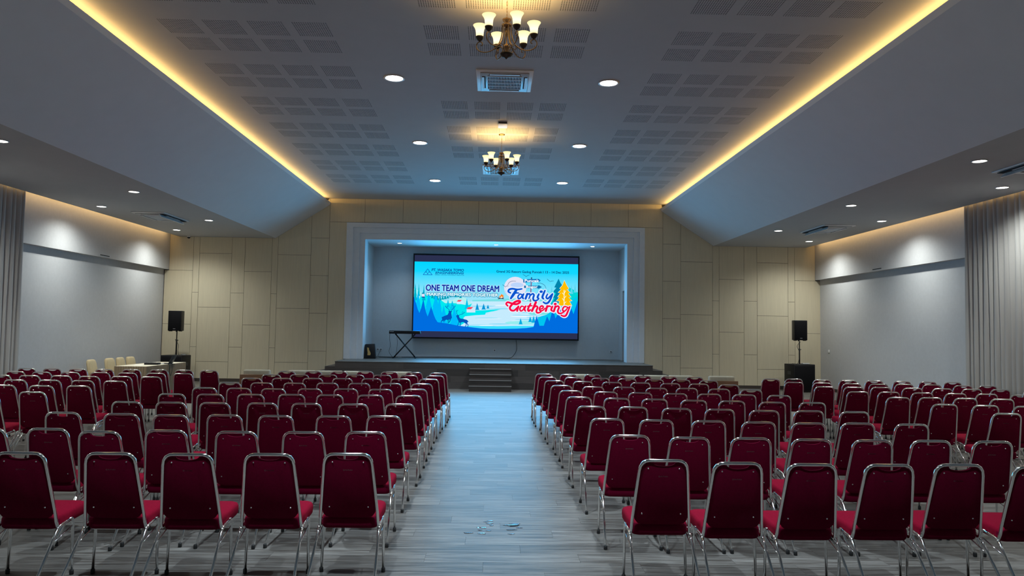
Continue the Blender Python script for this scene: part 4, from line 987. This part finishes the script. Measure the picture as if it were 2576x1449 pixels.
sofa(1.64, 2.30, YSO, 1, 'beige armchair between centre aisle and long right sofa', 'armchair')
sofa(2.80, 4.52, YSO, 3, 'long beige sofa behind the front row of right centre chairs')
sofa(4.83, 5.46, YSO, 1, 'wood backed beige armchair right of the long right sofa', 'armchair')

# ================================================================ ON THE STAGE
ks = thing('keyboard_stand', 'black folding X stand under the keyboard', 'stand', (-3.02, 25.15, ZST), 0.02)
for yy in (-0.12, 0.12):
    MB().tube([(-0.36, yy, 0.03), (0.33, yy, 0.80)], 0.014, 8).build('crossing_bar', 'black_plastic', ks)
for yy in (-0.085, 0.085):
    MB().tube([(0.36, yy, 0.03), (-0.31, yy, 0.80)], 0.014, 8).build('crossing_bar', 'black_plastic', ks)
MB().tube([(0, -0.14, 0.415), (0, 0.14, 0.415)], 0.022, 10).build('pivot', 'black_plastic', ks)
for sx in (-0.37, 0.37): MB().tube([(sx, -0.25, 0.02), (sx, 0.25, 0.02)], 0.018, 8).build('foot_bar', 'black_plastic', ks)
for sx in (-0.31, 0.33): MB().tube([(sx, -0.17, 0.805), (sx, 0.17, 0.805)], 0.016, 8).build('top_bar', 'black_plastic', ks)
kb = thing('keyboard', 'black electronic keyboard on an X stand', 'keyboard', (-3.02, 25.15, ZST + 0.822), 0.02)
MB().prism([(-0.19, 0.0), (0.19, 0.0), (0.19, 0.045), (0.05, 0.06), (-0.06, 0.105), (-0.19, 0.10)], 'x', -0.52, 0.52).build('body', 'black_plastic', kb, bevel=0.008)
MB().box(-0.50, -0.36, -0.196, -0.189, 0.066, 0.076).build('name_strip', 'white_plastic', kb)
for k in range(36): MB().box(-0.47 + 0.0255*k, -0.47 + 0.0255*k + 0.0245, 0.055, 0.192, 0.058, 0.066).build('white_key', 'white_plastic', kb)
t = thing('amplifier_bag', 'small black bag with gold figure standing on stage left', 'bag', (-4.08, 24.55, ZST), 0.05)
MB().add([(-0.18,-0.14,0),(0.19,-0.14,0),(0.19,0.14,0),(-0.18,0.14,0),(-0.165,-0.07,0.47),(0.145,-0.07,0.485),(0.145,0.09,0.485),(-0.165,0.09,0.47)], [(3,2,1,0),(4,5,6,7),(0,1,5,4),(1,2,6,5),(2,3,7,6),(3,0,4,7)]).build('case', 'black_plastic', t, bevel=0.02)
fy = lambda z: -0.1425 + 0.07*z/0.475
P = [(-0.075,0.11),(0.02,0.11),(0.03,0.17),(0.0,0.24),(-0.03,0.29),(-0.035,0.36),(-0.06,0.345),(-0.07,0.36),(-0.095,0.36),(-0.085,0.28),(-0.07,0.2)]
MB().add([(x, fy(z)-0.003, z) for x, z in P], [tuple(range(len(P)))]).build('gold_figure', 'gold_print', t)
def outlet(x, z, label):
    t = thing('wall_socket', label, 'socket', (x, YA, z), 0, 'sockets on the stage wall')
    MB().box(-0.045, 0.045, -0.012, 0, -0.045, 0.045).build('plate', 'white_plastic', t, bevel=0.004)
    b = MB(); b.lathe([(0.022, 0), (0.022, 0.003)], 12, cap1=True)
    o = b.build('socket_face', 'dark_grey_plastic', t, (0, -0.011, 0)); o.rotation_euler = (PI/2, 0, 0)
outlet(-4.13, 1.03, 'left one of the two wall sockets beside the black bag')
outlet(-4.02, 1.03, 'right one of the two wall sockets beside the black bag')
outlet(0.02, 1.05, 'white wall socket below the middle of the screen')
outlet(4.18, 1.06, 'white wall socket low on the right of the stage wall')
t = thing('light_switch', 'small white switch on the right wall near the subwoofer', 'switch', (XLOW, 23.4, 1.26))
MB().box(-0.012, 0, -0.05, 0.05, -0.05, 0.05).build('plate', 'white_plastic', t, bevel=0.003); MB().box(-0.017, -0.011, -0.02, 0.02, -0.025, 0.025).build('rocker', 'white_plastic', t)
cable('screen_cable', [(0.775, 26.40, 1.43), (0.80, 26.40, 1.25), (0.80, 26.38, 1.08), (0.72, 26.34, 0.92), (0.58, 26.30, 0.80), (0.2, 26.28, 0.7905), (-0.8, 26.32, 0.7905), (-1.8, 26.26, 0.7905), (-2.6, 26.1, 0.7905), (-3.2, 25.8, 0.7905)], 0.009, 'black_plastic', 'black cable from the screen bottom trailing along the stage floor')
cable('keyboard_cable', [(-3.52, 25.10, 1.62), (-3.53, 25.08, 1.45), (-3.50, 25.08, 1.2), (-3.54, 25.1, 1.0), (-3.46, 25.15, 0.85), (-3.40, 25.2, 0.7905), (-3.6, 25.3, 0.7905), (-3.9, 25.35, 0.7905)], 0.006, 'black_plastic', 'thin cable hanging from the left end of the keyboard')
cable('keyboard_cable', [(-3.30, 25.18, 1.50), (-3.28, 25.2, 1.3), (-3.30, 25.22, 1.05), (-3.33, 25.22, 0.85), (-3.36, 25.3, 0.79)], 0.005, 'black_plastic', 'thin cable hanging beside the left arm of X stand')
cable('socket_cable', [(-4.02, 26.44, 1.03), (-4.03, 26.40, 0.98), (-4.08, 26.3, 0.86), (-4.05, 26.1, 0.79), (-3.8, 25.7, 0.7905), (-3.3, 25.6, 0.7905)], 0.006, 'black_plastic', 'thin cable from the wall socket beside the black bag')

# ================================================================ WATER ON THE AISLE FLOOR
mat('water', (0.8, 0.85, 0.9, 1), 0.03)
MATS['water'].node_tree.nodes['Principled BSDF'].inputs['Transmission Weight'].default_value = 1.0
MATS['water'].node_tree.nodes['Principled BSDF'].inputs['IOR'].default_value = 1.33
b = MB()
for x, y, rx, ry in ((-0.01, 7.09, 0.03, 0.022), (-0.05, 7.06, 0.022, 0.014), (-0.012, 7.0, 0.035, 0.03), (0.0, 6.93, 0.02, 0.028), (-0.067, 6.85, 0.028, 0.03), (-0.08, 6.664, 0.035, 0.025), (-0.205, 6.674, 0.042, 0.022), (0.195, 6.94, 0.075, 0.035), (0.22, 6.99, 0.05, 0.025), (0.179, 6.79, 0.05, 0.02), (0.18, 6.65, 0.032, 0.022), (-0.115, 6.86, 0.02, 0.012), (0.256, 6.86, 0.03, 0.014), (-0.10, 6.77, 0.02, 0.014), (-0.02, 6.75, 0.025, 0.02)):
    n = 14; ang = random.random()*6
    ringp = [(x + rx*math.cos(2*PI*i/n)*(1+0.25*math.sin(3*2*PI*i/n+ang)), y + ry*math.sin(2*PI*i/n)*(1+0.25*math.sin(2*2*PI*i/n+ang)), 0.0003) for i in range(n)]
    ring2 = [(x + (p[0]-x)*0.8, y + (p[1]-y)*0.8, 0.0022) for p in ringp]
    b.add(ringp + ring2 + [(x, y, 0.0026)], [(i, (i+1) % n, (i+1) % n + n, i+n) for i in range(n)] + [(i+n, (i+1) % n + n, 2*n) for i in range(n)] + [tuple(reversed(range(n)))], True)
tag(b.build('water_spill', 'water'), 'scattered drops of spilled water on the centre aisle floor', 'water', kind='stuff')
